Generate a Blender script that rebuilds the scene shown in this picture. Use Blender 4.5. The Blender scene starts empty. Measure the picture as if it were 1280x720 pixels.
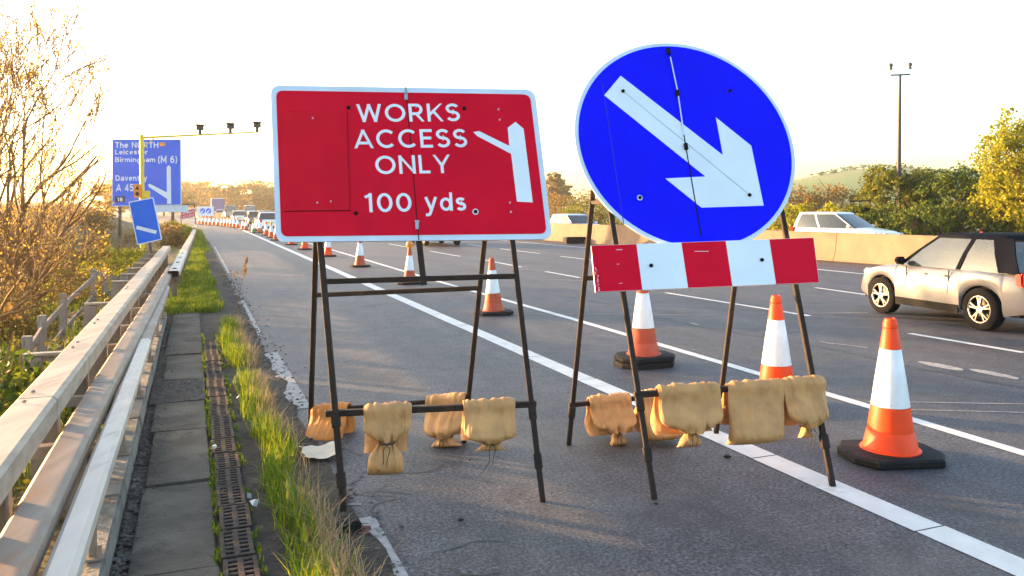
import bpy, bmesh, math, random
from mathutils import Vector, Matrix, noise
R = math.radians
rnd = random.Random(7)
SC = bpy.context.scene
COL = SC.collection

# ---------------------------------------------------------------- camera, sky, sun, exposure
F, CAMH, HZ = 1000.0, 1.8, 260.0          # focal length in photo pixels, eye height, horizon row
cam = bpy.data.cameras.new('camera'); cam.lens = F / 1280 * 36; cam.sensor_width = 36
cam.shift_y = -(360 - HZ) / 1280; cam.clip_start = .05; cam.clip_end = 4000
co = bpy.data.objects.new('camera', cam); COL.objects.link(co)
co.location = (0, 0, CAMH); co.rotation_euler = (R(90), 0, 0); SC.camera = co

SUN_AZ, SUN_EL = -66.0, 6.0               # degrees clockwise from the view direction; height
w = bpy.data.worlds.new('World'); SC.world = w; w.use_nodes = True
nt = w.node_tree; bg = nt.nodes['Background']
sky = nt.nodes.new('ShaderNodeTexSky'); sky.sky_type = 'NISHITA'; sky.sun_disc = False
sky.sun_elevation = R(SUN_EL); sky.sun_rotation = R(SUN_AZ)
sky.air_density = .85; sky.dust_density = 2.6; sky.ozone_density = 1.0
nt.links.new(sky.outputs[0], bg.inputs[0]); bg.inputs[1].default_value = .15
sun = bpy.data.lights.new('sun', 'SUN'); sun.energy = 4.0; sun.angle = R(.6); sun.color = (1, .57, .25)
so = bpy.data.objects.new('sun', sun); COL.objects.link(so)
sd = Vector((math.sin(R(SUN_AZ)) * math.cos(R(SUN_EL)), math.cos(R(SUN_AZ)) * math.cos(R(SUN_EL)), math.sin(R(SUN_EL))))
so.rotation_euler = (-sd).to_track_quat('-Z', 'Y').to_euler(); so.location = sd * 50 + Vector((0, 0, 20))
SC.view_settings.view_transform = 'Standard'; SC.view_settings.look = 'None'
SC.view_settings.gamma = 1; SC.view_settings.use_curve_mapping = False
SC.view_settings.exposure = 2.85
SC.cycles.use_denoising = True
SC.cycles.max_bounces = 6; SC.cycles.transparent_max_bounces = 6; SC.cycles.volume_bounces = 1
HAZE = .0004

# ---------------------------------------------------------------- helpers
TH = R(21.8)
UX = Vector((math.cos(TH), math.sin(TH), 0)); VX = Vector((-math.sin(TH), math.cos(TH), 0))
def rd(u, v, z=0.0): return UX * u + VX * v + Vector((0, 0, z))          # road frame: u across, v along
def uv_of(p): return p.dot(UX), p.dot(VX)
def gp(px, py, z=0.0):
    Y = F * (CAMH - z) / (py - HZ); return Vector(((px - 640) / F * Y, Y, z))
def pd(px, py, Y): return Vector(((px - 640) / F * Y, Y, CAMH + (HZ - py) / F * Y))
def proj(p): return 640 + F * p.x / p.y, HZ + F * (CAMH - p.z) / p.y

def new_mat(name):
    m = bpy.data.materials.new(name); m.use_nodes = True
    n = m.node_tree; return m, n.nodes, n.links, n.nodes['Principled BSDF']
def mat(name, c, rough=.6, metal=0.0, var=.15, scale=6.0, c2=None, amt=.5, bump=0.0, bscale=60.0, spec=.5, stretch=None, detail=6, rot=0.0):
    """colour mottled by noise; c2 = a second colour showing in patches (dirt, rust, wear)."""
    m, N, L, b = new_mat(name)
    tc = N.new('ShaderNodeTexCoord'); src = tc.outputs['Object']
    if stretch:
        mp = N.new('ShaderNodeMapping'); mp.inputs['Scale'].default_value = stretch; mp.inputs['Rotation'].default_value = (0, 0, rot); L.new(src, mp.inputs[0]); src = mp.outputs[0]
    n1 = N.new('ShaderNodeTexNoise'); n1.inputs['Scale'].default_value = scale; n1.inputs['Detail'].default_value = detail
    L.new(src, n1.inputs[0])
    rp = N.new('ShaderNodeValToRGB'); e = rp.color_ramp.elements
    e[0].position = .3; e[1].position = .7
    e[0].color = (*[x * (1 - var) for x in c], 1); e[1].color = (*[min(1, x * (1 + var)) for x in c], 1)
    L.new(n1.outputs[0], rp.inputs[0]); col = rp.outputs[0]
    if c2:
        n2 = N.new('ShaderNodeTexNoise'); n2.inputs['Scale'].default_value = scale * .63; n2.inputs['Detail'].default_value = 8
        n2.inputs['Roughness'].default_value = .65
        mp2 = N.new('ShaderNodeMapping'); mp2.inputs['Location'].default_value = (3.1, 7.7, 1.3); L.new(src, mp2.inputs[0]); L.new(mp2.outputs[0], n2.inputs[0])
        r2 = N.new('ShaderNodeValToRGB'); r2.color_ramp.elements[0].position = .72 - .4 * amt; r2.color_ramp.elements[1].position = .86 - .4 * amt
        L.new(n2.outputs[0], r2.inputs[0])
        mx = N.new('ShaderNodeMix'); mx.data_type = 'RGBA'; L.new(r2.outputs[0], mx.inputs[0]); L.new(col, mx.inputs[6]); mx.inputs[7].default_value = (*c2, 1)
        col = mx.outputs[2]
    L.new(col, b.inputs['Base Color']); b.inputs['Roughness'].default_value = rough; b.inputs['Metallic'].default_value = metal
    b.inputs['Specular IOR Level'].default_value = spec
    if bump:
        n3 = N.new('ShaderNodeTexNoise'); n3.inputs['Scale'].default_value = bscale; n3.inputs['Detail'].default_value = 5; L.new(src, n3.inputs[0])
        bp = N.new('ShaderNodeBump'); bp.inputs['Strength'].default_value = bump; bp.inputs['Distance'].default_value = .02
        L.new(n3.outputs[0], bp.inputs['Height']); L.new(bp.outputs[0], b.inputs['Normal'])
    return m
def leaf_mat(name, c1, c2, trans=.45, c3=None):
    m, N, L, b = new_mat(name)
    g = N.new('ShaderNodeNewGeometry'); rp = N.new('ShaderNodeValToRGB')
    rp.color_ramp.elements[0].color = (*c1, 1); rp.color_ramp.elements[1].color = (*c2, 1)
    if c3: rp.color_ramp.elements.new(.6).color = (*c3, 1)
    L.new(g.outputs['Random Per Island'], rp.inputs[0])
    b.inputs['Roughness'].default_value = .55; b.inputs['Specular IOR Level'].default_value = .25
    L.new(rp.outputs[0], b.inputs['Base Color'])
    t = N.new('ShaderNodeBsdfTranslucent'); L.new(rp.outputs[0], t.inputs[0])
    mx = N.new('ShaderNodeMixShader'); mx.inputs[0].default_value = trans
    out = N['Material Output']; L.new(b.outputs[0], mx.inputs[1]); L.new(t.outputs[0], mx.inputs[2]); L.new(mx.outputs[0], out.inputs[0])
    return m

class MB:
    """collects shapes into ONE mesh"""
    def __init__(s): s.v = []; s.f = []; s.mi = []; s.m = 0
    def add(s, vs, fs):
        o = len(s.v); s.v += [tuple(x) for x in vs]
        for f in fs: s.f.append([i + o for i in f]); s.mi.append(s.m)
        return s
    def box(s, c, sx, sy, sz, ax=None, ay=None, az=None):
        c = Vector(c); ax = ax or Vector((1, 0, 0)); ay = ay or Vector((0, 1, 0)); az = az or Vector((0, 0, 1))
        P = [c + ax * (sx / 2 * i) + ay * (sy / 2 * j) + az * (sz / 2 * k) for k in (-1, 1) for j in (-1, 1) for i in (-1, 1)]
        return s.add(P, [(0, 2, 3, 1), (4, 5, 7, 6), (0, 1, 5, 4), (2, 6, 7, 3), (0, 4, 6, 2), (1, 3, 7, 5)])
    def bar(s, a, b, wd, ht, up=None):
        a = Vector(a); b = Vector(b); d = (b - a); l = d.length; d.normalize()
        up = Vector(up) if up else Vector((0, 0, 1))
        if abs(d.dot(up)) > .98: up = Vector((0, 1, 0))
        sd_ = d.cross(up).normalized(); up2 = sd_.cross(d)
        return s.box((a + b) / 2, l, wd, ht, d, sd_, up2)
    def tube(s, pts, rad, n=8, cap=True):
        pts = [Vector(p) for p in pts]; rad = rad if isinstance(rad, (list, tuple)) else [rad] * len(pts)
        vs = []; fs = []; prev = None
        for i, p in enumerate(pts):
            d = (pts[min(i + 1, len(pts) - 1)] - pts[max(i - 1, 0)]).normalized()
            if prev is None:
                a = d.orthogonal().normalized()
            else:
                a = (prev - d * prev.dot(d)); a = a.normalized() if a.length > 1e-6 else d.orthogonal().normalized()
            prev = a; bb = d.cross(a)
            for k in range(n):
                t = 2 * math.pi * k / n; vs.append(p + (a * math.cos(t) + bb * math.sin(t)) * rad[i])
        for i in range(len(pts) - 1):
            for k in range(n): fs.append((i * n + k, i * n + (k + 1) % n, (i + 1) * n + (k + 1) % n, (i + 1) * n + k))
        if cap: fs.append(tuple(range(n))[::-1]); fs.append(tuple((len(pts) - 1) * n + k for k in range(n)))
        return s.add(vs, fs)
    def lathe(s, prof, n=24, c=(0, 0, 0), cap=True):
        c = Vector(c); vs = []; fs = []
        for r, z in prof:
            for k in range(n):
                t = 2 * math.pi * k / n; vs.append(c + Vector((r * math.cos(t), r * math.sin(t), z)))
        for i in range(len(prof) - 1):
            for k in range(n): fs.append((i * n + k, i * n + (k + 1) % n, (i + 1) * n + (k + 1) % n, (i + 1) * n + k))
        if cap: fs.append(tuple(range(n))[::-1]); fs.append(tuple((len(prof) - 1) * n + k for k in range(n)))
        return s.add(vs, fs)
    def slab(s, front, back):
        """closed plate from two matching outlines"""
        n = len(front); fs = [tuple(range(n)), tuple(range(2 * n - 1, n - 1, -1))]
        fs += [(i, n + i, n + (i + 1) % n, (i + 1) % n) for i in range(n)]
        return s.add(list(front) + list(back), fs)
    def build(s, name, m, parent=None, smooth=False, bevel=0, seg=2, auto=None):
        me = bpy.data.meshes.new(name); me.from_pydata(s.v, [], s.f)
        ms = m if isinstance(m, (list, tuple)) else [m]
        for x in ms: me.materials.append(x)
        if len(ms) > 1: me.polygons.foreach_set('material_index', s.mi)
        bm = bmesh.new(); bm.from_mesh(me)
        if len(me.polygons) < 20000: bmesh.ops.recalc_face_normals(bm, faces=bm.faces)
        if bevel: bmesh.ops.bevel(bm, geom=list(bm.edges), offset=bevel, segments=seg, affect='EDGES', clamp_overlap=True)
        if smooth:
            for f in bm.faces: f.smooth = True
            for e in bm.edges:
                if len(e.link_faces) == 2 and e.calc_face_angle(0) > R(auto or 40): e.smooth = False
        bm.to_mesh(me); bm.free(); me.update()
        o = bpy.data.objects.new(name, me); COL.objects.link(o)
        if parent:
            o.parent = parent
            pm = world_of(parent)
            o.matrix_basis = pm.inverted()          # shapes are given in world space unless the parent sits at the origin
        return o
def world_of(o):
    m = o.matrix_basis.copy()
    if o.parent: m = world_of(o.parent) @ m
    return m
def tag(o, label=None, cat=None, group=None, kind=None):
    if label: o['label'] = label
    if cat: o['category'] = cat
    if group: o['group'] = group
    if kind: o['kind'] = kind
    return o
def thing(name, label, cat, loc=(0, 0, 0), rz=0, group=None):
    o = bpy.data.objects.new(name, None); COL.objects.link(o); o.empty_display_size = .1
    o.location = loc; o.rotation_euler = (0, 0, rz); return tag(o, label, cat, group)
def local(o, m=None):            # a part whose shapes were given in the thing's own space
    o.matrix_basis = Matrix.Identity(4); return o
def copy_tree(o, parent=None):
    c = o.copy(); COL.objects.link(c)
    if parent: c.parent = parent
    for ch in list(o.children):
        copy_tree(ch, c)
    return c
def struct(o): o['kind'] = 'structure'; return o
def stuff(o): o['kind'] = 'stuff'; return o

SWT = .15                                         # stroke width of the road sign lettering, cap height 1
def garc(cx, cy, rx, ry, a0, a1, n=14): return [(cx + rx * math.cos(R(a0 + (a1 - a0) * i / n)), cy + ry * math.sin(R(a0 + (a1 - a0) * i / n))) for i in range(n + 1)]
_c = SWT / 2; _t = 1 - _c; _x = .72 - _c
GL = {
 'W': (1.16, [[(.06, 1.05), (.31, -.03), (.58, .98), (.85, -.03), (1.10, 1.05)]]), 'O': (.98, [garc(.49, .5, .415, .5 - _c, 0, 360, 40)]), 'C': (.90, [garc(.49, .5, .415, .5 - _c, 45, 315, 34)]),
 'R': (.72, [[(_c, 0), (_c, 1)], [(_c, _t), (.38, _t)] + garc(.38, (_t + .44) / 2, .22, (_t - .44) / 2, 90, -90, 12) + [(_c, .44)], [(.34, .46), (.66, -.05)]]),
 'K': (.74, [[(_c, 0), (_c, 1)], [(.70, 1.05), (.10, .37)], [(.30, .58), (.70, -.05)]]), 'S': (.68, [garc(.34, .72, .255, .205, 28, 270, 22) + garc(.34, .295, .265, .22, 90, -152, 22)]),
 'A': (.90, [[(.05, -.05), (.45, 1.02), (.85, -.05)], [(.20, .28), (.70, .28)]]), 'E': (.62, [[(.60, _t), (_c, _t), (_c, _c), (.61, _c)], [(_c, .52), (.55, .52)]]),
 'N': (.80, [[(_c, -.02), (_c, .97), (.80 - _c, .03), (.80 - _c, 1.02)]]), 'L': (.56, [[(_c, 1), (_c, _c), (.55, _c)]]), 'Y': (.82, [[(.05, 1.05), (.41, .42), (.77, 1.05)], [(.41, .45), (.41, 0)]]),
 'T': (.70, [[(0, _t), (.70, _t)], [(.35, _t), (.35, 0)]]), 'H': (.80, [[(_c, 0), (_c, 1)], [(.80 - _c, 0), (.80 - _c, 1)], [(_c, .52), (.80 - _c, .52)]]), 'D': (.80, [[(_c, _c), (.32, _c)] + garc(.32, .5, .40, .5 - _c, -90, 90, 20) + [(_c, _t), (_c, 0)]]),
 'B': (.72, [[(_c, _c), (.38, _c)] + garc(.38, .295, .26, .22, -90, 90, 12) + [(_c, .515)], [(.36, .515)] + garc(.36, .72, .23, .205, -90, 90, 12) + [(_c, _t), (_c, 0)]]), 'M': (.96, [[(_c, -.02), (_c, .97), (.48, .25), (.96 - _c, .97), (.96 - _c, -.02)]]),
 '1': (.40, [[(.02, .78), (.27, .94), (.27, .0)]]), '0': (.72, [garc(.36, .5, .285, .5 - _c, 0, 360, 36)]), '4': (.74, [[(.72, .25), (.08, .25), (.50, .98)], [(.50, 1), (.50, 0)]]), '5': (.68, [[(.62, _t), (.14, _t), (.10, .52)] + garc(.33, .34, .265, .265, 130, -150, 20)]),
 '6': (.70, [garc(.35, .33, .27, .255, 0, 360, 26), garc(.56, .36, .48, .565, 180, 92, 12)]), '8': (.68, [garc(.34, .72, .225, .205, 0, 360, 24), garc(.34, .295, .265, .22, 0, 360, 24)]),
 'y': (.62, [[(.05, .76), (.33, .04)], [(.58, .76), (.24, -.16), (.14, -.205), (.02, -.20)]]), 'd': (.66, [garc(.31, .36, .24, .285, 0, 360, 28), [(.66 - _c, 0), (.66 - _c, 1.04)]]), 's': (.54, [garc(.27, .52, .185, .125, 30, 270, 16) + garc(.27, .235, .195, .16, 90, -150, 16)]),
 'h': (.62, [[(_c, 0), (_c, 1.04)], garc(.31, .40, .235, .245, 180, 0, 14) + [(.545, 0)]]), 'e': (.62, [[(.09, .36), (.54, .36)] + garc(.31, .36, .24, .285, 0, 310, 26)]), 'i': (.18, [[(.09, 0), (.09, .72)], [(.09, .86), (.09, 1.02)]]), 'c': (.58, [garc(.31, .36, .24, .285, 48, 312, 24)]),
 't': (.44, [[(.20, .95), (.20, .2)] + garc(.33, .2, .13, .125, 180, 280, 8), [(.0, .655), (.42, .655)]]), 'r': (.42, [[(_c, 0), (_c, .72)], garc(.34, .40, .265, .245, 180, 80, 10)]), 'm': (.98, [[(_c, 0), (_c, .72)], garc(.29, .42, .205, .225, 180, 0, 12) + [(.495, 0)], garc(.70, .42, .205, .225, 180, 0, 12) + [(.905, 0)]]),
 'n': (.62, [[(_c, 0), (_c, .72)], garc(.31, .40, .235, .245, 180, 0, 14) + [(.545, 0)]]), 'g': (.66, [garc(.31, .36, .24, .285, 0, 360, 28), [(.585, .72), (.585, .0)] + garc(.32, .0, .265, .2, 0, -140, 12)]), 'a': (.62, [garc(.29, .22, .20, .15, 0, 360, 22), [(.545, 0), (.545, .42)] + garc(.31, .42, .235, .225, 0, 145, 12)]),
 'v': (.60, [[(.05, .76), (.30, .0), (.55, .76)]]), '(': (.34, [garc(.55, .42, .46, .62, 128, 232, 14)]), ')': (.34, [garc(-.21, .42, .46, .62, 52, -52, 14)]), ' ': (.34, [])}
def stroke_poly(mb_v, mb_f, pts, w, dz):
    for i in range(1, len(pts) - 1):                # very sharp corners: two butted strokes
        a, b, c = (Vector(pts[i + j]) for j in (-1, 0, 1)); d1 = (b - a).normalized(); d2 = (c - b).normalized()
        if d1.dot(d2) < -.15: stroke_poly(mb_v, mb_f, list(pts[:i]) + [tuple(b + d1 * .06)], w, dz); stroke_poly(mb_v, mb_f, [tuple(b - d2 * .06)] + list(pts[i + 1:]), w, dz + .00035); return
    closed = abs(pts[0][0] - pts[-1][0]) + abs(pts[0][1] - pts[-1][1]) < 1e-6
    P = [Vector(p) for p in (pts[:-1] if closed else pts)]; n = len(P); o = len(mb_v)
    for i, p in enumerate(P):
        a = P[i - 1] if (i or closed) else None; b = P[(i + 1) % n] if (i < n - 1 or closed) else None
        d1 = (p - a).normalized() if a is not None else (b - p).normalized(); d2 = (b - p).normalized() if b is not None else d1
        n1 = Vector((-d1.y, d1.x)); n2 = Vector((-d2.y, d2.x)); m_ = n1 + n2; m_ = m_.normalized() if m_.length > .05 else n1
        k = min(2.6, 1 / max(.2, m_.dot(n1))); mb_v.append((p.x + m_.x * w / 2 * k, p.y + m_.y * w / 2 * k, dz)); mb_v.append((p.x - m_.x * w / 2 * k, p.y - m_.y * w / 2 * k, dz))
    for i in range(n if closed else n - 1):
        j = (i + 1) % n; mb_f.append((o + 2 * i, o + 2 * i + 1, o + 2 * j + 1, o + 2 * j))
def text_mesh(txt, weight=0.0, space=1.0):
    """letters drawn as constant width strokes, like road sign lettering"""
    V = []; Fc = []; x = 0; w = SWT + weight
    lay = 0
    for ch in txt:
        adv, st = GL[ch]; o = len(V); low = -.28 if ch in 'yg()' else 0; hi = 1.1 if ch in '()' else 1.0
        for s in st:
            k = len(V); stroke_poly(V, Fc, s, w, lay * .00035); lay = (lay + 1) % 4
            for i in range(k, len(V)): V[i] = (V[i][0] + x, min(hi, max(low, V[i][1])), V[i][2])
        x += adv + .17 * space
    x0 = min(v[0] for v in V); x1 = max(v[0] for v in V); y0 = min(v[1] for v in V); y1 = max(v[1] for v in V)
    return [((v[0] - x0) / (x1 - x0), (v[1] - y0) / (y1 - y0), v[2]) for v in V], Fc
def put_text(mb, txt, TL, TR, BR, BL, weight=.0, space=1.0):
    """letters as thin faces filling the world-space quad"""
    vs, fs = text_mesh(txt, weight, space); nn = (TR - TL).cross(BL - TL).normalized()
    if nn.y > 0: nn = -nn
    mb.add([(BL * (1 - x) + BR * x) * (1 - y) + (TL * (1 - x) + TR * x) * y + nn * z for x, y, z in vs], fs)

class Plane3:
    """an inclined panel: foot line A-B on the ground, leaning back by t"""
    def __init__(s, A, yaw, t):
        s.A = A; s.h = Vector((math.cos(R(yaw)), math.sin(R(yaw)), 0)); n = Vector((-s.h.y, s.h.x, 0))
        s.up = (Vector((0, 0, 1)) + n * t).normalized(); s.N = s.h.cross(s.up).normalized()
        if s.N.y > 0: s.N = -s.N                                 # towards the viewer
    def at(s, px, py, off=0.0):
        r = Vector(((px - 640) / F, 1, (HZ - py) / F)); c = Vector((0, 0, CAMH))
        k = (s.A + s.N * off - c).dot(s.N) / r.dot(s.N); return c + r * k
    def plate(s, mb, pts, off, thick):
        mb.slab([s.at(x, y, off) for x, y in pts], [s.at(x, y, off) - s.N * thick for x, y in pts])
def round_poly(pts, r, n=6):
    out = []
    for i, p in enumerate(pts):
        p = Vector(p); a = Vector(pts[i - 1]); b = Vector(pts[(i + 1) % len(pts)])
        da = (a - p).normalized() * r; db = (b - p).normalized() * r
        for k in range(n + 1):
            t = k / n; q = (p + da) * (1 - t) ** 2 + p * 2 * t * (1 - t) + (p + db) * t * t
            out.append((q.x, q.y))
    return out

# ---------------------------------------------------------------- materials
M = {}
M['rust'] = mat('rusty_steel', (.020, .011, .007), .8, .2, .4, 14, (.065, .026, .011), .35, .3, 90)
M['white_sheet'] = mat('white_sign_sheeting', (.66, .75, .82), .42, 0, .05, 3, (.50, .55, .57), .12)
M['sign_rim'] = mat('sign_rim', (.55, .66, .78), .45, 0, .08, 4)
M['red_sheet'] = mat('red_sign_sheeting', (.60, .001, .022), .5, 0, .08, 3, (.50, .003, .026), .35, .05, 12, .08)
M['blue_sheet'] = mat('blue_sign_sheeting', (.001, .006, .82), .45, 0, .05, 3, (.003, .01, .68), .25, .05, 12, .06)
M['road_blue'] = mat('direction_sign_blue', (.002, .125, .74), .5, 0, .06, 1, spec=.1)
M['marker_blue'] = mat('marker_blue', (.002, .14, .74), .45, 0, .06, 3, spec=.1)
M['grey_back'] = mat('grey_sign_back', (.22, .24, .25), .55, .4, .1, 5)
M['black'] = mat('black_paint', (.008, .008, .009), .75, 0, .2, 20, spec=.12)
M['steel'] = mat('bolt_steel', (.35, .35, .36), .35, .9, .1, 40)
M['orange'] = mat('orange_plastic', (.85, .060, .006), .5, 0, .10, 8, (.30, .06, .03), .26, .05, 30, .3)
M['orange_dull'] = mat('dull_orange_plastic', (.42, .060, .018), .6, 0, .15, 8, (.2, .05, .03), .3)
M['sleeve'] = mat('reflective_sleeve', (.72, .74, .76), .35, 0, .07, 10, (.40, .39, .37), .26)
M['rubber'] = mat('black_rubber', (.010, .010, .011), .75, 0, .3, 14, (.05, .042, .036), .32, .4, 50, .2)
M['green_plastic'] = mat('green_plastic', (.012, .22, .07), .5)
M['amber'] = mat('amber_lens', (.75, .24, .02), .25)
M['bag'] = mat('tan_woven_bag', (.49, .255, .095), .55, 0, .2, 9, (.36, .18, .065), .34, .25, 260, .3)
M['bag_sunlit'] = mat('sunlit_tan_bag', (.52, .20, .045), .62, 0, .16, 9, (.3, .12, .03), .3, .3, 150, .3)  # the tan bag again, with the orange sunlight painted into its colour
M['string'] = mat('dark_string', (.03, .025, .02), .8)
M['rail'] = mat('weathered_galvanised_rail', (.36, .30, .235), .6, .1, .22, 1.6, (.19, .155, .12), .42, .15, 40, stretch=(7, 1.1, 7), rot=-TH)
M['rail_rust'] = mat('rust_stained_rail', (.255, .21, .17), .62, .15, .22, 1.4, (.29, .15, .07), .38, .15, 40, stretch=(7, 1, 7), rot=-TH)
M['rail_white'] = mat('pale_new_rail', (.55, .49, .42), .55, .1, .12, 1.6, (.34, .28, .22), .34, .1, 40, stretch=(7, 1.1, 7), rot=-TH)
M['rail_post'] = mat('galvanised_post', (.24, .20, .165), .6, .3, .22, 4, (.13, .09, .06), .4, .15, 50)
M['concrete'] = mat('old_concrete', (.20, .19, .165), .85, 0, .25, 5, (.085, .08, .065), .5, .6, 45)
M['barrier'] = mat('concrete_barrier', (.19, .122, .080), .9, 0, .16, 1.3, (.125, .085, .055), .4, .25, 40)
M['iron'] = mat('rusty_iron_grate', (.036, .027, .022), .9, .05, .4, 16, (.085, .055, .036), .42, .6, 70)
M['wood'] = mat('grey_weathered_wood', (.33, .28, .235), .85, 0, .3, 7, (.18, .145, .11), .4, .5, 60, stretch=(6, 6, 1))
M['yellow'] = mat('yellow_paint', (.72, .50, .025), .45, 0, .1, 4)
M['dark_metal'] = mat('dark_metal', (.05, .045, .04), .5, .4, .2, 8)
M['mast'] = mat('grey_mast', (.055, .054, .050), .6, .2, .15, 4)
M['glass'] = mat('car_glass', (.03, .04, .04), .04, 0, .1, 2); M['glass'].node_tree.nodes['Principled BSDF'].inputs['Alpha'].default_value = .88; M['glass'].node_tree.nodes['Principled BSDF'].inputs['Specular IOR Level'].default_value = 1.0
M['tyre'] = mat('tyre', (.010, .010, .011), .9, 0, .2, 20, spec=.1)
M['rim'] = mat('wheel_rim', (.22, .21, .2), .4, .7, .1, 10)
M['lamp_red'] = mat('red_lamp', (.55, .012, .012), .2)
M['lamp_clear'] = mat('clear_lamp', (.7, .72, .75), .12, .3)
M['plate_yellow'] = mat('number_plate', (.75, .55, .05), .5)
def paint(name, c): 
    m = mat(name, c, .28, .15, .03, 1.5, tuple(x * .85 for x in c), .12); m.node_tree.nodes['Principled BSDF'].inputs['Coat Weight'].default_value = .6
    m.node_tree.nodes['Principled BSDF'].inputs['Coat Roughness'].default_value = .08; return m
M['car_white'] = paint('white_car_paint', (.70, .70, .70)); M['car_silver'] = paint('silver_car_paint', (.17, .17, .18))
M['car_dark'] = paint('dark_car_paint', (.012, .013, .018)); M['trim_dark'] = mat('dark_roof_paint', (.005, .006, .012), .8, 0, .1, 3, spec=.05); M['car_bronze'] = paint('bronze_car_paint', (.16, .12, .08)); M['car_blue'] = paint('blue_car_paint', (.08, .12, .3))
M['bark'] = mat('bark', (.21, .11, .038), .9, 0, .35, 9, (.27, .15, .055), .3, .5, 40)
M['leaf_spring'] = leaf_mat('young_leaves', (.30, .20, .03), (.60, .44, .08), .6, (.45, .30, .05))
M['leaf_shrub'] = leaf_mat('shrub_leaves', (.05, .080, .008), (.27, .24, .018), .48, (.13, .15, .012))
M['leaf_yellow'] = leaf_mat('yellow_green_leaves', (.13, .16, .010), (.46, .42, .02), .52, (.27, .27, .014))
M['leaf_green'] = leaf_mat('green_leaves', (.026, .058, .007), (.20, .24, .018), .45, (.075, .115, .010))
M['leaf_brown'] = leaf_mat('brown_twigs', (.16, .095, .03), (.34, .22, .06), .45, (.23, .16, .045))
M['leaf_far'] = leaf_mat('far_leaves', (.24, .17, .05), (.42, .30, .09), .5)
M['grass'] = leaf_mat('grass_blades', (.055, .12, .006), (.30, .30, .02), .5, (.12, .21, .010))
M['grass_dry'] = leaf_mat('dry_grass', (.24, .17, .09), (.50, .40, .25), .4, (.34, .26, .14))
M['leaf_slope'] = leaf_mat('slope_leaves', (.045, .060, .010), (.30, .22, .025), .45, (.12, .115, .012))

# ---------------------------------------------------------------- ground and road
def sstep(x, a, b):
    t = max(0, min(1, (x - a) / (b - a))); return t * t * (3 - 2 * t)
def ground_z(u, v):
    if u > -.95: return -.012
    s = -.95 - u; f = 1 - sstep(v, 75, 105)
    z = -.5 * min(s, 2.4) + 2.7 * sstep(v, 22, 55) * sstep(s, 1.5, 7)
    z += .25 * noise.noise(Vector((u * .35, v * .22, 0))) * sstep(s, .2, 3)
    return -.012 + z * f
us = [-900, -500, -250, -120, -70, -45, -30, -24, -20] + [-17 + .5 * i for i in range(32)] + [-.95, -.6, 0, .4, .8, 5, 12, 20, 30, 45, 80, 150, 300, 600, 900]
vs_ = [-900, -300, -100, -40, -15, -5] + [1.0 * i for i in range(0, 70)] + [72, 76, 80, 86, 92, 100, 110, 130, 180, 260, 400, 600, 900]
mb = MB(); P = [rd(u, v, ground_z(u, v)) for v in vs_ for u in us]; n = len(us)
mb.add(P, [(j * n + i, j * n + i + 1, (j + 1) * n + i + 1, (j + 1) * n + i) for j in range(len(vs_) - 1) for i in range(n - 1)])
M['soil'] = mat('verge_soil', (.072, .060, .030), .95, 0, .3, 1.2, (.10, .10, .03), .5, .6, 12)
g = struct(mb.build('ground', M['soil'], smooth=True, auto=80))

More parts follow.
